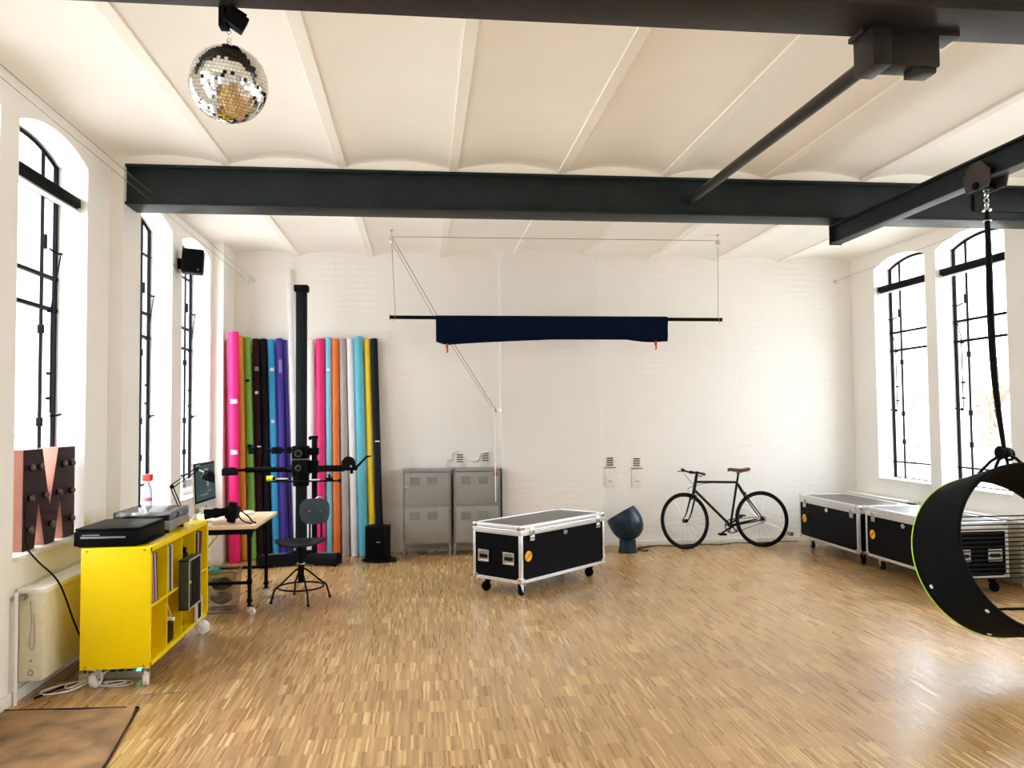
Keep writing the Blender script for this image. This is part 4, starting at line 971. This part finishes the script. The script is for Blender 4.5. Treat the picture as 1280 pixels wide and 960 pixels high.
linkm('hose_mark', B().tube(smooth([(-2.27, 4.976, .58), (-2.262, 4.974, .45), (-2.272, 4.974, .33), (-2.255, 4.974, .30), (-2.245, 4.975, .35), (-2.25, 4.976, .5)], 5), .0018, 5), M_CABLE, t, True)
solo('heating_pipe', B().cyl((-2.325, 4.93, 0), (-2.325, 4.93, .64), .011).tube([(-2.325, 4.93, .60), (-2.325, 4.99, .60)], .009, 8), M_TRIM, 'thin white heating pipe standing at the near end of the left radiator', 'pipe')

# right radiator, long and low behind the cases
t = thing('radiator', 'long low cream radiator along the right wall behind the flight cases', 'radiator', (5.5, 7.5, 0))
linkm('radiator_body', B().bx(5.46, 5.585, 8.55, 9.80, .12, .60, .012), M_RAD, t, True)
linkm('top_cover', B().bx(5.445, 5.595, 8.54, 9.81, .595, .625, .01), M_TRIM, t, True)
linkm('valve', B().cyl((5.50, 8.54, .61), (5.50, 8.43, .61), .028).cyl((5.50, 8.43, .61), (5.50, 8.38, .615), .022).cyl((5.50, 8.45, .0), (5.50, 8.45, .61), .010), M_CHROME, t, True, label='chrome thermostat valve')
for y in (8.62, 9.72): linkm('foot', B().bx(5.50, 5.54, y-.01, y+.01, 0, .125), M_RAD, t, True)
t = thing('radiator', 'cream radiator below the window seen through the hanging hoop', 'radiator', (5.5, 7.0, 0))
linkm('radiator_body', B().bx(5.46, 5.585, 6.76, 8.15, .12, .60, .012), M_RAD, t, True)
linkm('top_cover', B().bx(5.445, 5.595, 6.75, 8.16, .595, .625, .01), M_TRIM, t, True)
for y in (6.85, 8.05): linkm('foot', B().bx(5.50, 5.54, y-.01, y+.01, 0, .125), M_RAD, t, True)
linkm('rib', B().bx(5.452, 5.462, 6.80, 6.82, .14, .58), M_RAD, t, True)

# ---------------------------------------------------------------- desk
t = thing('desk', 'pale birch-topped desk on black pipe legs with casters behind the yellow shelf', 'desk', (-1.72, 7.3, 0))
DX0, DX1, DY0, DY1, DZ = -2.04, -1.375, 6.84, 7.86, .745
linkm('desk_top', B().bx(DX0, DX1, DY0, DY1, DZ-.028, DZ, .004), M_WOOD, t, True)
b = B()
for y in (DY0+.05, DY1-.26): b.bx(DX0+.03, DX1-.03, y-.02, y+.02, DZ-.075, DZ-.029, .002)
for x in (DX0+.05, DX1-.05): b.bx(x-.012, x+.012, DY0+.05, DY1-.1, DZ-.07, DZ-.03, .002)
linkm('under_frame', b, M_BLK, t, True)
for x, y in ((DX1-.055, DY0+.05), (DX1-.055, DY1-.26), (DX0+.055, DY0+.05), (DX0+.055, DY1-.26)):
    b = B().cyl((x, y, .075), (x, y, DZ-.04), .0165, seg=14)
    for z in (.11, .255, .27, DZ-.1): b.cyl((x, y, z), (x, y, z+.03), .0225, seg=14)
    lg = linkm('leg', b, M_BLK, t, True)
    c = caster(t, V((x, y, .078))-V(t.location), .030, M_WHT, M_CHROME, False, .4, .022)
linkm('cross_pipe', B().cyl((DX0+.055, DY0+.05, .27), (DX1-.055, DY0+.05, .27), .014), M_BLK, t, True)
linkm('cross_pipe', B().cyl((DX0+.055, DY1-.26, .27), (DX1-.055, DY1-.26, .27), .014), M_BLK, t, True)
linkm('brace', B().tube([(DX0+.055, DY0+.06, .30), (DX0+.35, DY0+.06, DZ-.08)], .007, 6), M_CHROME, t, True)
# all-in-one computer
t = thing('desktop_computer', 'silver all-in-one computer with dark screen standing on the desk', 'computer', (-1.86, 7.15, DZ))
m = M.Translation((-1.885, 7.16, DZ+.305)) @ rotm('Z', 38) @ rotm('X', -6)
m = M.Translation((-1.865, 7.165, DZ+.315)) @ rotm('Z', 87) @ rotm('X', -3)
linkm('casing', B().box(m @ V((0, .008, -.01)), (.54, .018, .42), m.to_3x3(), .006), M_ALU, t, True)
s_ = linkm('screen', B().box(m @ V((0, -.003, .03)), (.535, .006, .335), m.to_3x3(), .002), M_BLK, t, True)
b = B().box(m @ V((0, -.0065, .03)), (.50, .002, .295), m.to_3x3())
linkm('desktop_image', b, mat('screen_teal', (.015, .05, .065), .3, emit=.05, var=.3, scale=9), s_, True)
b = B()
for (u, v, w_, h_) in ((.02, .08, .10, .07), (.06, .01, .06, .10), (-.18, .15, .12, .012), (.10, -.08, .12, .01), (-.05, -.105, .2, .008), (.05, .165, .3, .006)):
    b.box(m @ V((u, -.008, .03+v)), (w_, .001, h_), m.to_3x3())
linkm('screen_windows', b, mat('screen_light', (.16, .2, .2), .4, emit=.15), s_, True)
linkm('chin_dot', B().cyl(m @ V((0, -.001, -.18)), m @ V((0, -.003, -.18)), .010), M_BLK, t, True)
linkm('foot_stand', B().box(m @ V((0, .06, -.21)), (.18, .008, .22), m.to_3x3() @ rotm('X', 25).to_3x3(), .004).box((-1.93, 7.165, DZ+.004), (.18, .2, .008), rotm('Z', 87).to_3x3(), .002), M_ALU, t, True)
# photo camera with lens and cables
t = thing('photo_camera', 'black photo camera with a long lens lying on the desk', 'camera', (-1.68, 7.05, DZ))
m = M.Translation((-1.60, 7.03, DZ+.092)) @ rotm('Z', -8) @ rotm('Y', 12)
b = B().box(m.translation, (.085, .13, .105), m.to_3x3(), .016).box(m @ V((-.01, 0, .065)), (.06, .055, .045), m.to_3x3(), .012).box(m @ V((.02, -.055, -.02)), (.07, .04, .115), m.to_3x3(), .014)
linkm('camera_body', b, M_BLK, t, True)
mm = m @ frame_m((-.04, 0, 0), (0, 1, 0), (0, 0, 1), (-1, 0, 0)) if False else M.Translation(m @ V((-.04, 0, .0))) @ V((-1, -.15, -.10)).to_track_quat('Z', 'Y').to_matrix().to_4x4()
b = B().lathe([(.0, 0), (.036, 0), (.038, .02), (.034, .025), (.036, .07), (.040, .075), (.040, .12), (.036, .125), (.042, .16), (.044, .19), (.038, .19), (0, .175)], mm, 24, False)
linkm('camera_lens', b, M_BLK, t, True)
linkm('focus_ring', B().lathe([(.041, .085), (.042, .09), (.042, .112), (.041, .117)], mm, 24, False), M_RUB, t, True)
linkm('strap', B().tube(smooth([m @ V((0, .06, .05)), (-1.56, 7.13, DZ+.10), (-1.50, 7.18, DZ+.035), (-1.44, 7.05, DZ+.008), (-1.40, 6.98, DZ+.008)], 6), .007, 6).tube(smooth([m @ V((0, .05, .04)), (-1.55, 7.05, DZ+.05), (-1.50, 7.02, DZ+.012), (-1.42, 6.93, DZ+.008)], 6), .006, 6), M_RUB, t, True)
t = thing('computer_mouse', 'white mouse near the far edge of the desk', 'mouse', (-1.62, 7.66, DZ))
linkm('shell', B().ball((-1.60, 7.66, DZ+.0195), .055, 16, (1, .6, .35)), M_WHT, t, True)
linkm('scroll_wheel', B().cyl((-1.565, 7.66, DZ+.03), (-1.558, 7.66, DZ+.03), .006), M_CABLE, t, True)
solo('paper_stack', B().box((-1.86, 6.96, DZ+.006), (.22, .16, .010), rotm('Z', 15).to_3x3(), .001), M_WHT, 'small stack of white paper on the desk beside the computer', 'paper')
# waste bin of clear mesh with bags
t = thing('waste_bin', 'clear see-through waste bin with dark rubbish under the desk', 'bin', (-1.68, 7.05, 0))
def taper(x0, x1, y0, y1, z0, z1, k, b):
    cx, cy2 = (x0+x1)/2, (y0+y1)/2
    a = [V(((x0-cx)*k+cx, (y0-cy2)*k+cy2, z0)), V(((x1-cx)*k+cx, (y0-cy2)*k+cy2, z0)), V(((x1-cx)*k+cx, (y1-cy2)*k+cy2, z0)), V(((x0-cx)*k+cx, (y1-cy2)*k+cy2, z0))]
    c = [V((x0, y0, z1)), V((x1, y0, z1)), V((x1, y1, z1)), V((x0, y1, z1))]
    for i in range(4): b.quad(a[i], a[(i+1) % 4], c[(i+1) % 4], c[i])
    return a, c
b = B(); a_, c_ = taper(-1.83, -1.56, 6.96, 7.22, .012, .345, .84, b); b.quad(*a_)
linkm('clear_walls', b, glass_mat('clear_acrylic', (.72, .76, .74), .82, .08), t, True, sm=False)
linkm('rim', B().tube(c_, .006, 6, True).tube(a_, .008, 6, True), M_CABLE, t, True)
for (p, s, col, nm) in (((-1.70, 7.09, .11), .085, (.10, .10, .085), 'crumpled_bag'), ((-1.70, 7.08, .23), .085, (.035, .045, .02), 'crumpled_bag'), ((-1.76, 7.07, .34), .055, (.02, .30, .18), 'green_bag')):
    tb = bmesh.new(); bmesh.ops.create_icosphere(tb, subdivisions=3, radius=1)
    for v in tb.verts: v.co *= 1+random.uniform(-.12, .12)
    bb = B(); bb.add(tb, M.Translation(p) @ M.Diagonal((s, s*.9, s*.62, 1)))
    linkm(nm, bb, mat(nm+'_stuff', col, .5), t, True)

# ---------------------------------------------------------------- work chair
t = thing('work_chair', 'dark metal work stool with blue-grey moulded back and round foot ring', 'chair', (-1.085, 7.385, 0))
cc = V((-1.085, 7.385, 0))
b = B(); bm = b.bm; ring_n = 40
def seat_z(x, y): return .525+.018*((x/.22)**2)-.02*math.exp(-((x/.12)**2+(y/.12)**2))-.02*max(0, -y-.1)*4
rings = []
for rr in (0.02, .08, .14, .19, .215, .225):
    rings.append([(rr*math.cos(2*PI*k/ring_n), rr*math.sin(2*PI*k/ring_n)*.95) for k in range(ring_n)])
def lay(off): return [[bm.verts.new((cc.x-.005+x, cc.y+y, seat_z(x, y)+off)) for x, y in rg] for rg in rings]
T1, T2 = lay(0), lay(-.014)
for LY in (T1, T2):
    for A, C in zip(LY, LY[1:]):
        for k in range(ring_n): bm.faces.new((A[k], A[(k+1) % ring_n], C[(k+1) % ring_n], C[k]))
    bm.faces.new(LY[0])
for k in range(ring_n): bm.faces.new((T1[-1][k], T1[-1][(k+1) % ring_n], T2[-1][(k+1) % ring_n], T2[-1][k]))
linkm('seat', b, mat('dark_moulded_ply', (.006, .008, .012), .35, spec=.2), t, True)
# backrest: superellipse plate with a slight curve
b = B(); bm = b.bm; A1 = []; A2 = []; bc = V((-.985, 7.56, .772))
for sc_ in (.02, .3, .6, .85, .97, 1):
    r1, r2 = [], []
    for k in range(48):
        a = 2*PI*k/48; ca, sa = math.cos(a), math.sin(a)
        x = math.copysign(abs(ca)**.6, ca)*.136*sc_; z = math.copysign(abs(sa)**.62, sa)*.118*sc_
        x *= 1-.08*(z < 0)*abs(z)/.108
        y = -1.6*x*x-.0*z
        r1.append(bm.verts.new(bc+V((x, y-.005, z)))); r2.append(bm.verts.new(bc+V((x, y+.007, z))))
    A1.append(r1); A2.append(r2)
for LY in (A1, A2):
    for A, C in zip(LY, LY[1:]):
        for k in range(48): bm.faces.new((A[k], A[(k+1) % 48], C[(k+1) % 48], C[k]))
    bm.faces.new(LY[0])
for k in range(48): bm.faces.new((A1[-1][k], A1[-1][(k+1) % 48], A2[-1][(k+1) % 48], A2[-1][k]))
linkm('backrest', b, M_BGREY, t, True, label='blue-grey moulded plywood backrest')
b = B()
for x in (-.05, .05): b.cyl(bc+V((x, -.006, .005)), bc+V((x, -.014, .005)), .006)
linkm('back_screws', b, M_CHROME, t, True)
for x in (-.052, .052):
    linkm('back_rod', B().tube(smooth([bc+V((x, .016, -.02)), bc+V((x, .03, -.13)), bc+V((x*1.0, .025, -.24)), V((bc.x+x*.9, 7.50, .515)), V((cc.x+x*.8+.02, 7.42, .498))], 5), .0085, 8), M_BLK, t, True)
linkm('lift_handle', B().tube(smooth([bc+V((-.07+.05, .012, .09)), bc+V((-.03+.05, .016, .125)), bc+V((.03+.02, .016, .128)), bc+V((.08, .012, .10))], 5), .005, 6), M_CHROME, t, True)
linkm('spindle', B().cyl(cc+V((0, 0, .30)), cc+V((0, 0, .49)), .014).cyl(cc+V((0, 0, .17)), cc+V((0, 0, .33)), .027).cyl(cc+V((0, 0, .44)), cc+V((0, 0, .50)), .035).box(cc+V((0, 0, .495)), (.20, .12, .012), None, .003), M_BLK, t, True)
linkm('height_lever', B().tube([cc+V((.0, 0, .325)), cc+V((.10, -.03, .322))], .006, 6).torus(M.Translation(cc+V((0, 0, .33))), .034, .008, 20, 6), M_CHROME, t, True)
for fx, fy in ((-1.34, 7.287), (-.99, 7.143), (-.832, 7.493), (-1.178, 7.625)):
    d = V((fx, fy, 0))-cc; d.z = 0; d.normalize(); rr = .262
    lb = linkm('leg', B().tube(smooth([cc+d*.02+V((0, 0, .285)), cc+d*.07+V((0, 0, .255)), cc+d*.17+V((0, 0, .165)), cc+d*.225+V((0, 0, .125)), cc+d*.245+V((0, 0, .07)), cc+d*rr+V((0, 0, .012))], 5), .0085, 8), M_BLK, t, True)
    linkm('foot_cap', B().cyl(cc+d*rr, cc+d*rr+V((0, 0, .015)), .014), M_RUB, lb, True)
linkm('foot_ring', B().torus(M.Translation(cc+V((0, 0, .125))), .20, .008, 48, 8), M_BLK, t, True)

# ---------------------------------------------------------------- studio camera column
CX, CY = -1.342, 9.15
t = thing('camera_stand', 'tall black studio camera column with cross arms and a heavy splayed base', 'camera stand', (CX, CY, 0))
linkm('column', B().bx(CX-.054, CX+.054, CY-.05, CY+.05, .10, 3.06, .012).bx(CX-.060, CX-.048, CY-.02, CY+.02, .2, 3.05).bx(CX+.048, CX+.060, CY-.02, CY+.02, .2, 3.05), mat('column_black', (.006, .010, .010), .45, spec=.12), t, True)
linkm('column_cap', B().bx(CX-.078, CX+.078, CY-.075, CY+.075, 3.055, 3.128, .014), M_BLK, t, True)
# base: two splayed legs joined in a shallow V
def leg_prism(x0, y0, x1, y1, w, h, b):
    d = V((x1-x0, y1-y0, 0)); L = d.length; d.normalize(); s = V((-d.y, d.x, 0))
    prof = [(-w/2, .02), (w/2, .02), (w/2, h*.55), (w/2-.03, h), (-w/2+.03, h), (-w/2, h*.55)]
    b.prism(prof, L, frame_m((x0, y0, 0), s, (0, 0, 1), d))
for sx, x1 in ((-1, CX-.46), (1, CX+.42)):
    bb = B(); leg_prism(CX+sx*.02, CY+.05, x1, CY-.10, .16, .135, bb); lg = linkm('base_leg', bb, M_BLK, t, True)
    linkm('tread_strip', B().box(((CX+sx*.02+x1)/2+sx*.04, CY-.035, .138), (.26, .05, .005), rotm('Z', sx*-18).to_3x3()), M_CABLE, lg, True)
    c = B().cyl((x1-sx*.05, CY-.14, .022), (x1-sx*.05, CY-.06, .022), .022); linkm('wheel', c, M_RUB, lg, True)
linkm('base_hub', B().bx(CX-.10, CX+.10, CY-.02, CY+.13, .02, .15, .015).cyl((CX, CY, .022), (CX, CY+.03, .022), .022), M_BLK, t, True)
linkm('guide_tube', B().cyl((CX+.145, CY-.01, .10), (CX+.145, CY-.01, 1.42), .030, seg=18).cyl((CX+.145, CY-.01, 1.40), (CX+.145, CY-.01, 1.435), .040).ball((CX+.10, CY-.03, 1.41), .022, 10), M_BLK, t, True)
b = B().bx(CX-.09, CX+.085, CY-.115, CY+.07, 1.185, 1.325, .012).bx(CX-.09, CX+.085, CY-.125, CY+.07, .985, 1.175, .016).lathe([(.085, .88), (.088, .90), (.09, .985), (.085, .99)], M.Translation((CX-.0, CY-.03, 0)), 24)
b.bx(CX+.08, CX+.19, CY-.06, CY+.05, 1.02, 1.16, .012).bx(CX+.08, CX+.19, CY-.06, CY+.05, 1.22, 1.30, .01)
cr = linkm('carriage', b, M_BLKL, t, True)
linkm('seam_strip', B().bx(CX-.092, CX+.088, CY-.118, CY+.06, 1.176, 1.182), M_CABLE, cr, True)
for z, r in ((1.245, .046), (1.085, .038)):
    k_ = linkm('knob', B().lathe([(0, 0), (r, 0), (r*1.02, .012), (r*.9, .030), (r*.6, .034), (0, .034)], frame_m((CX-.012, CY-.118, z), (1, 0, 0), (0, 0, 1), (0, -1, 0)), 28, False), M_BLK, t, True)
    linkm('knob_ring', B().torus(frame_m((CX-.012, CY-.150, z), (1, 0, 0), (0, 0, 1), (0, -1, 0)), r*.72, .003, 28, 6), M_CABLE, k_, True)
# left cross arm with clamp head
b = B().tube([(CX-.09, CY-.05, 1.068), (CX-.15, CY-.05, 1.068)], [.045, .03], 14).tube([(CX-.14, CY-.05, 1.068), (-1.93, CY-.10, 1.072)], .030, 14).tube([(-1.92, CY-.10, 1.072), (-2.02, CY-.12, 1.070)], .016, 10)
arm = linkm('left_arm', b, M_BLKL, t, True)
linkm('clamp_head', B().box((-2.085, CY-.13, 1.055), (.17, .11, .075), rotm('Z', 12).to_3x3(), .012).box((-2.09, CY-.13, 1.085), (.12, .07, .04), rotm('Z', 12).to_3x3(), .01), M_BLK, arm, True)
linkm('arm_highlight', B().cyl((-1.50, CY-.075, 1.09), (-1.91, CY-.12, 1.094), .006), M_STEEL, arm, True)  # slim lighter rod modelled as the highlight along the arm
# rear arm with sliding blocks
b = B().tube([(CX-.05, CY+.07, 1.28), (-1.92, CY+.08, 1.27)], .014, 8)
for x in (-1.50, -1.60, -1.64, -1.80, -1.89): b.box((x, CY+.06, 1.275), (.075, .06, .075), None, .012)
b.ball((-1.86, CY+.03, 1.31), .035, 12)
linkm('rear_arm', b, M_BLK, t, True)
# right arm, handwheel, lever
b = B().bx(CX+.18, -.86, CY-.085, CY-.03, 1.035, 1.105, .01).bx(-.87, -.72, CY-.09, CY-.02, 1.045, 1.10, .014).bx(-.80, -.77, CY-.08, CY-.03, 1.01, 1.05)
arm = linkm('right_arm', b, M_BLK, t, True)
linkm('handwheel', B().lathe([(0, 0), (.070, 0), (.078, .010), (.078, .022), (.066, .03), (.02, .026), (0, .03)], frame_m((-.815, CY-.09, 1.125), (1, 0, 0), (0, 0, 1), (0, -1, 0)), 32, False), M_BLK, arm, True)
linkm('lever', B().tube([(-.73, CY-.06, 1.08), (-.62, CY-.07, 1.195), (-.565, CY-.07, 1.205)], [.014, .012, .007], 8), M_BLK, arm, True)
linkm('lever_joint', B().cyl((-.785, CY-.135, 1.095), (-.785, CY-.10, 1.095), .012), M_CHROME, arm, True)
# tray under the carriage
linkm('tool_tray', B().bx(-1.69, -.90, CY-.20, CY-.09, .935, .947, .003).cyl((-.92, CY-.145, .94), (-.895, CY-.145, .94), .02), M_BLK, t, True)
t = thing('tape_roll', 'roll of yellow tape on the left end of the stand tray', 'tape', (-1.655, CY-.145, .947))
b = B().cyl((-1.69, CY-.15, .978), (-1.625, CY-.15, .978), .030, seg=24); linkm('tape_body', b, mat('yellow_tape', (.85, .75, .02), .4), t, True)
linkm('tape_core', B().cyl((-1.692, CY-.15, .978), (-1.60, CY-.15, .978), .016), M_BLK, t, True)
solo('spray_can', B().cyl((-1.595, CY-.15, .967), (-1.49, CY-.15, .967), .019).cyl((-1.49, CY-.15, .967), (-1.46, CY-.15, .967), .014), M_CHROME, 'small silver can lying beside the yellow tape on the tray', 'can')
t = thing('small_clamp', 'small brass-coloured clamp standing on the right end of the stand tray', 'clamp', (-1.02, CY-.15, .947))
MBR = mat('brass', (.45, .28, .12), .4, .7)
linkm('clamp_body', B().bx(-1.06, -.98, CY-.17, CY-.13, .948, .975, .004).cyl((-1.02, CY-.15, .97), (-1.02, CY-.15, 1.015), .012), M_BLK, t, True)
linkm('clamp_screw', B().cyl((-1.05, CY-.15, 1.005), (-.985, CY-.15, 1.005), .009).ball((-1.02, CY-.15, 1.02), .014, 10), MBR, t, True)
solo('cable_tie', B().box((-1.17, CY-.15, .955), (.10, .05, .012), rotm('Z', 10).to_3x3(), .004), M_WHT, 'small white packet lying flat on the stand tray', 'packet')

# ---------------------------------------------------------------- wire lounge chair seen through the hoop
t = thing('wire_rack', 'black wire rack with many level rods standing behind the hanging hoop', 'rack', (5.0, 6.15, 0), group=None)
b = B()
for x in (4.38, 5.62-.12):
    b.tube(smooth([(x, 6.36, .72), (x, 6.32, .50), (x, 6.26, .22), (x, 6.12, .16)], 5), .009, 8)
linkm('side_frame', b, M_BLK, t, True)
b = B().tube(smooth([(4.38, 6.30, .36), (4.40, 6.20, .02), (4.75, 6.12, .012), (5.15, 6.12, .012), (5.48, 6.20, .02), (5.50, 6.30, .36)], 8), .011, 8)
linkm('floor_tube', b, M_BLK, t, True)
for k in range(15):
    z = .735-k*.036; y = 6.365-.10*((k/14)**1.5)
    linkm('rod', B().cyl((4.375, y, z), (5.505, y, z), .0055, seg=6), M_BLK, t, True)

# ---------------------------------------------------------------- rug, power strip and cables at lower left
b = B(); bm = b.bm; G = 26; base = [V((-2.335, 3.2, 0)), V((-1.37, 3.2, 0)), V((-1.60, 4.78, 0)), V((-2.335, 4.83, 0))]
grid = []
for j in range(G+1):
    row = []
    for i in range(G+1):
        u, v = i/G, j/G; p = base[0].lerp(base[1], u).lerp(base[3].lerp(base[2], u), v)
        edge = min(1, min(u, 1-u, v, 1-v)*14)
        p.x += .012*math.sin(v*11)*(u); p.y += .012*math.sin(u*9)*(v)
        row.append(bm.verts.new((p.x, p.y, .006+.010*edge+.004*math.sin(u*8+v*5)*edge+(.016 if (u > .93 and v > .93) else 0))))
    grid.append(row)
for A, C in zip(grid, grid[1:]):
    for k in range(G): bm.faces.new((A[k], A[k+1], C[k+1], C[k]))
ret = bmesh.ops.extrude_face_region(bm, geom=bm.faces[:])
for v in [g for g in ret['geom'] if isinstance(g, bmesh.types.BMVert)]: v.co.z = .001
t = thing('rug', 'worn brown hide rug on the floor at lower left', 'rug', (-1.9, 4.1, 0))
linkm('pile', b, M_TAN, t, True)
linkm('rug_edge', B().tube([(p.x+.002, p.y+.002, .006) for p in (base[1], base[2], base[3])], .006, 6), M_DBROWN, t, True)
t = thing('power_strip', 'grey multi-socket power strip with a green light under the yellow shelf', 'power strip', (-1.86, 5.38, 0))
linkm('strip_body', B().bx(-2.04, -1.76, 5.34, 5.40, .0, .042, .005), mat('strip_grey', (.35, .33, .28), .4), t, True)
linkm('switch', B().bx(-1.80, -1.775, 5.345, 5.375, .042, .052, .003), mat('green_neon', (.05, .9, .35), .3, emit=2), t, True, label='green lit switch')
for x in (-2.0, -1.95, -1.90, -1.85): linkm('socket', B().cyl((x, 5.37, .041), (x, 5.37, .044), .018), M_BLK, t, True)
def cable(label, pts, r, m, g='white cables tangled on the floor by the yellow shelf'):
    o = solo('floor_cable', B().tube(smooth(pts, 7), r, 6), m, label, 'cable')
    return o
cable('white cable looping out in front of the left radiator', [(-2.02, 5.26, .03), (-2.10, 5.12, .01), (-2.22, 5.07, .008), (-2.27, 5.13, .008), (-2.20, 5.24, .008), (-2.06, 5.30, .02), (-1.98, 5.34, .05)], .0055, M_WHT)
cable('second white cable looping beside the near left caster', [(-1.98, 5.36, .045), (-2.06, 5.22, .03), (-2.13, 5.16, .012), (-2.17, 5.22, .010), (-2.12, 5.30, .010), (-2.02, 5.30, .03)], .0045, M_WHT)
cable('white cable coiled on the floor between the near casters', [(-1.97, 5.20, .008), (-1.88, 5.17, .006), (-1.79, 5.20, .006), (-1.80, 5.26, .006), (-1.88, 5.28, .006), (-1.96, 5.25, .008), (-1.90, 5.185, .012), (-1.82, 5.22, .012), (-1.87, 5.26, .012), (-1.94, 5.22, .014)], .004, M_WHT)
cable('pale cable hanging under the yellow shelf between its casters', [(-1.99, 5.20, .01), (-1.95, 5.24, .07), (-1.88, 5.28, .115), (-1.82, 5.28, .12), (-1.84, 5.26, .09)], .0045, M_WHT)
cable('thin reddish cable running along the left wall to the rug', [(-2.335, 4.3, .012), (-2.29, 4.6, .006), (-2.25, 4.86, .006), (-2.16, 5.06, .006), (-2.13, 5.3, .006)], .0035, mat('red_brown_cable', (.35, .08, .05), .5))
cable('black cable lying along the foot of the left radiator', [(-2.26, 5.02, .006), (-2.19, 5.2, .006), (-2.10, 5.42, .006), (-2.12, 5.7, .006)], .006, M_RUB)
t = thing('cable_adapter', 'small beige power adapter beside the near left caster', 'adapter', (-2.10, 5.33, 0))
linkm('adapter_body', B().box((-2.10, 5.36, .022), (.10, .06, .04), rotm('Z', 25).to_3x3(), .006), M_RAD, t, True)
linkm('adapter_plug', B().cyl((-2.06, 5.38, .03), (-2.03, 5.39, .03), .012), M_WHT, t, True)
solo('floor_hatch', B().box((-1.50, 5.02, .0006), (.30, .012, .001), rotm('Z', 3).to_3x3()).box((-1.49, 5.02, .001), (.05, .02, .002), rotm('Z', 3).to_3x3()), M_CABLE, 'thin metal floor strip set in the parquet right of the yellow shelf', 'floor strip')

# ---------------------------------------------------------------- outside the windows
def tree(label, x, y, gz, h, r, col, n):
    t = thing('tree', label, 'tree', (x, y, gz), group=None)
    b = B().tube(smooth([(x, y, gz), (x+.05, y, gz+h*.3), (x-.05, y+.05, gz+h*.6), (x, y, gz+h*.85)], 4), [.12-.008*k for k in range(13)], 8)
    tips = []
    for k in range(12):
        a = 2*PI*k/12; z0 = gz+h*(.3+.04*k); L = r*random.uniform(.6, 1)
        p = V((x, y, z0)); q = p+V((math.cos(a)*L, math.sin(a)*L, h*.22)); b.tube([p, (p+q)/2+V((0, 0, .1)), q], [.035, .022, .010], 5); tips.append(q)
        for j in range(3):
            q2 = q+V((random.uniform(-.5, .5), random.uniform(-.5, .5), random.uniform(-.1, .6)))*r*.5
            b.tube([(p+q)/2, q2], [.015, .006], 4); tips.append(q2)
    linkm('trunk', b, mat('bark', (.20, .15, .11), .9), t, True)
    b = B()
    for k in range(n):
        c = random.choice(tips)+V([random.gauss(0, r*.18) for _ in range(3)]); u = V([random.gauss(0, 1) for _ in range(3)]).normalized(); v = u.orthogonal().normalized()
        s1 = random.uniform(.03, .055); b.quad(c-u*s1, c+v*s1*.5, c+u*s1, c-v*s1*.5)
    linkm('foliage', b, mat('leaves_'+label.split()[0], col, .8), t, True, sm=False)
tree('yellow autumn tree outside the right-hand window', 10.2, 13.2, -.6, 3.4, 1.0, (.62, .56, .22), 2600)
tree('pinkish young tree outside the far right window', 10.3, 16.0, -.6, 3.2, .9, (.60, .42, .40), 900)
tree('pale green-brown tree outside the near left window', -7.6, 14.6, -.6, 4.2, 1.2, (.58, .56, .38), 2600)
def fence(label, x, y0, y1):
    t = thing('wire_fence', label, 'fence', (x, (y0+y1)/2, -.6), group=None)
    b = B(); k = y0
    while k <= y1: b.bx(x-.006, x+.006, k-.004, k+.004, -.5, 1.75); k += .12
    for j in range(14): b.bx(x-.006, x+.006, y0, y1, -.4+j*.16-.005, -.4+j*.16+.005)
    linkm('wire_mesh', b, mat('fence_grey', (.30, .32, .30), .6), t, True)
    y = y0
    while y <= y1+.01:
        linkm('fence_post', B().bx(x-.03, x+.03, y-.03, y+.03, -.6, 1.82), M_GREYF, t, True); y += (y1-y0)/2
fence('grey wire mesh fence outside the right-hand windows', 8.2, 9.5, 13.5)
fence('grey wire mesh fence outside the near left window', -5.6, 9.2, 13.2)
struct('ground_outside', B().bx(XR+.45, 16, -6, 22, -.7, -.6).bx(-14, XL-.45, -6, 22, -.7, -.6), mat('pale_paving', (.5, .49, .46), .8))  # ground outside both side walls, cuts the sky light from below
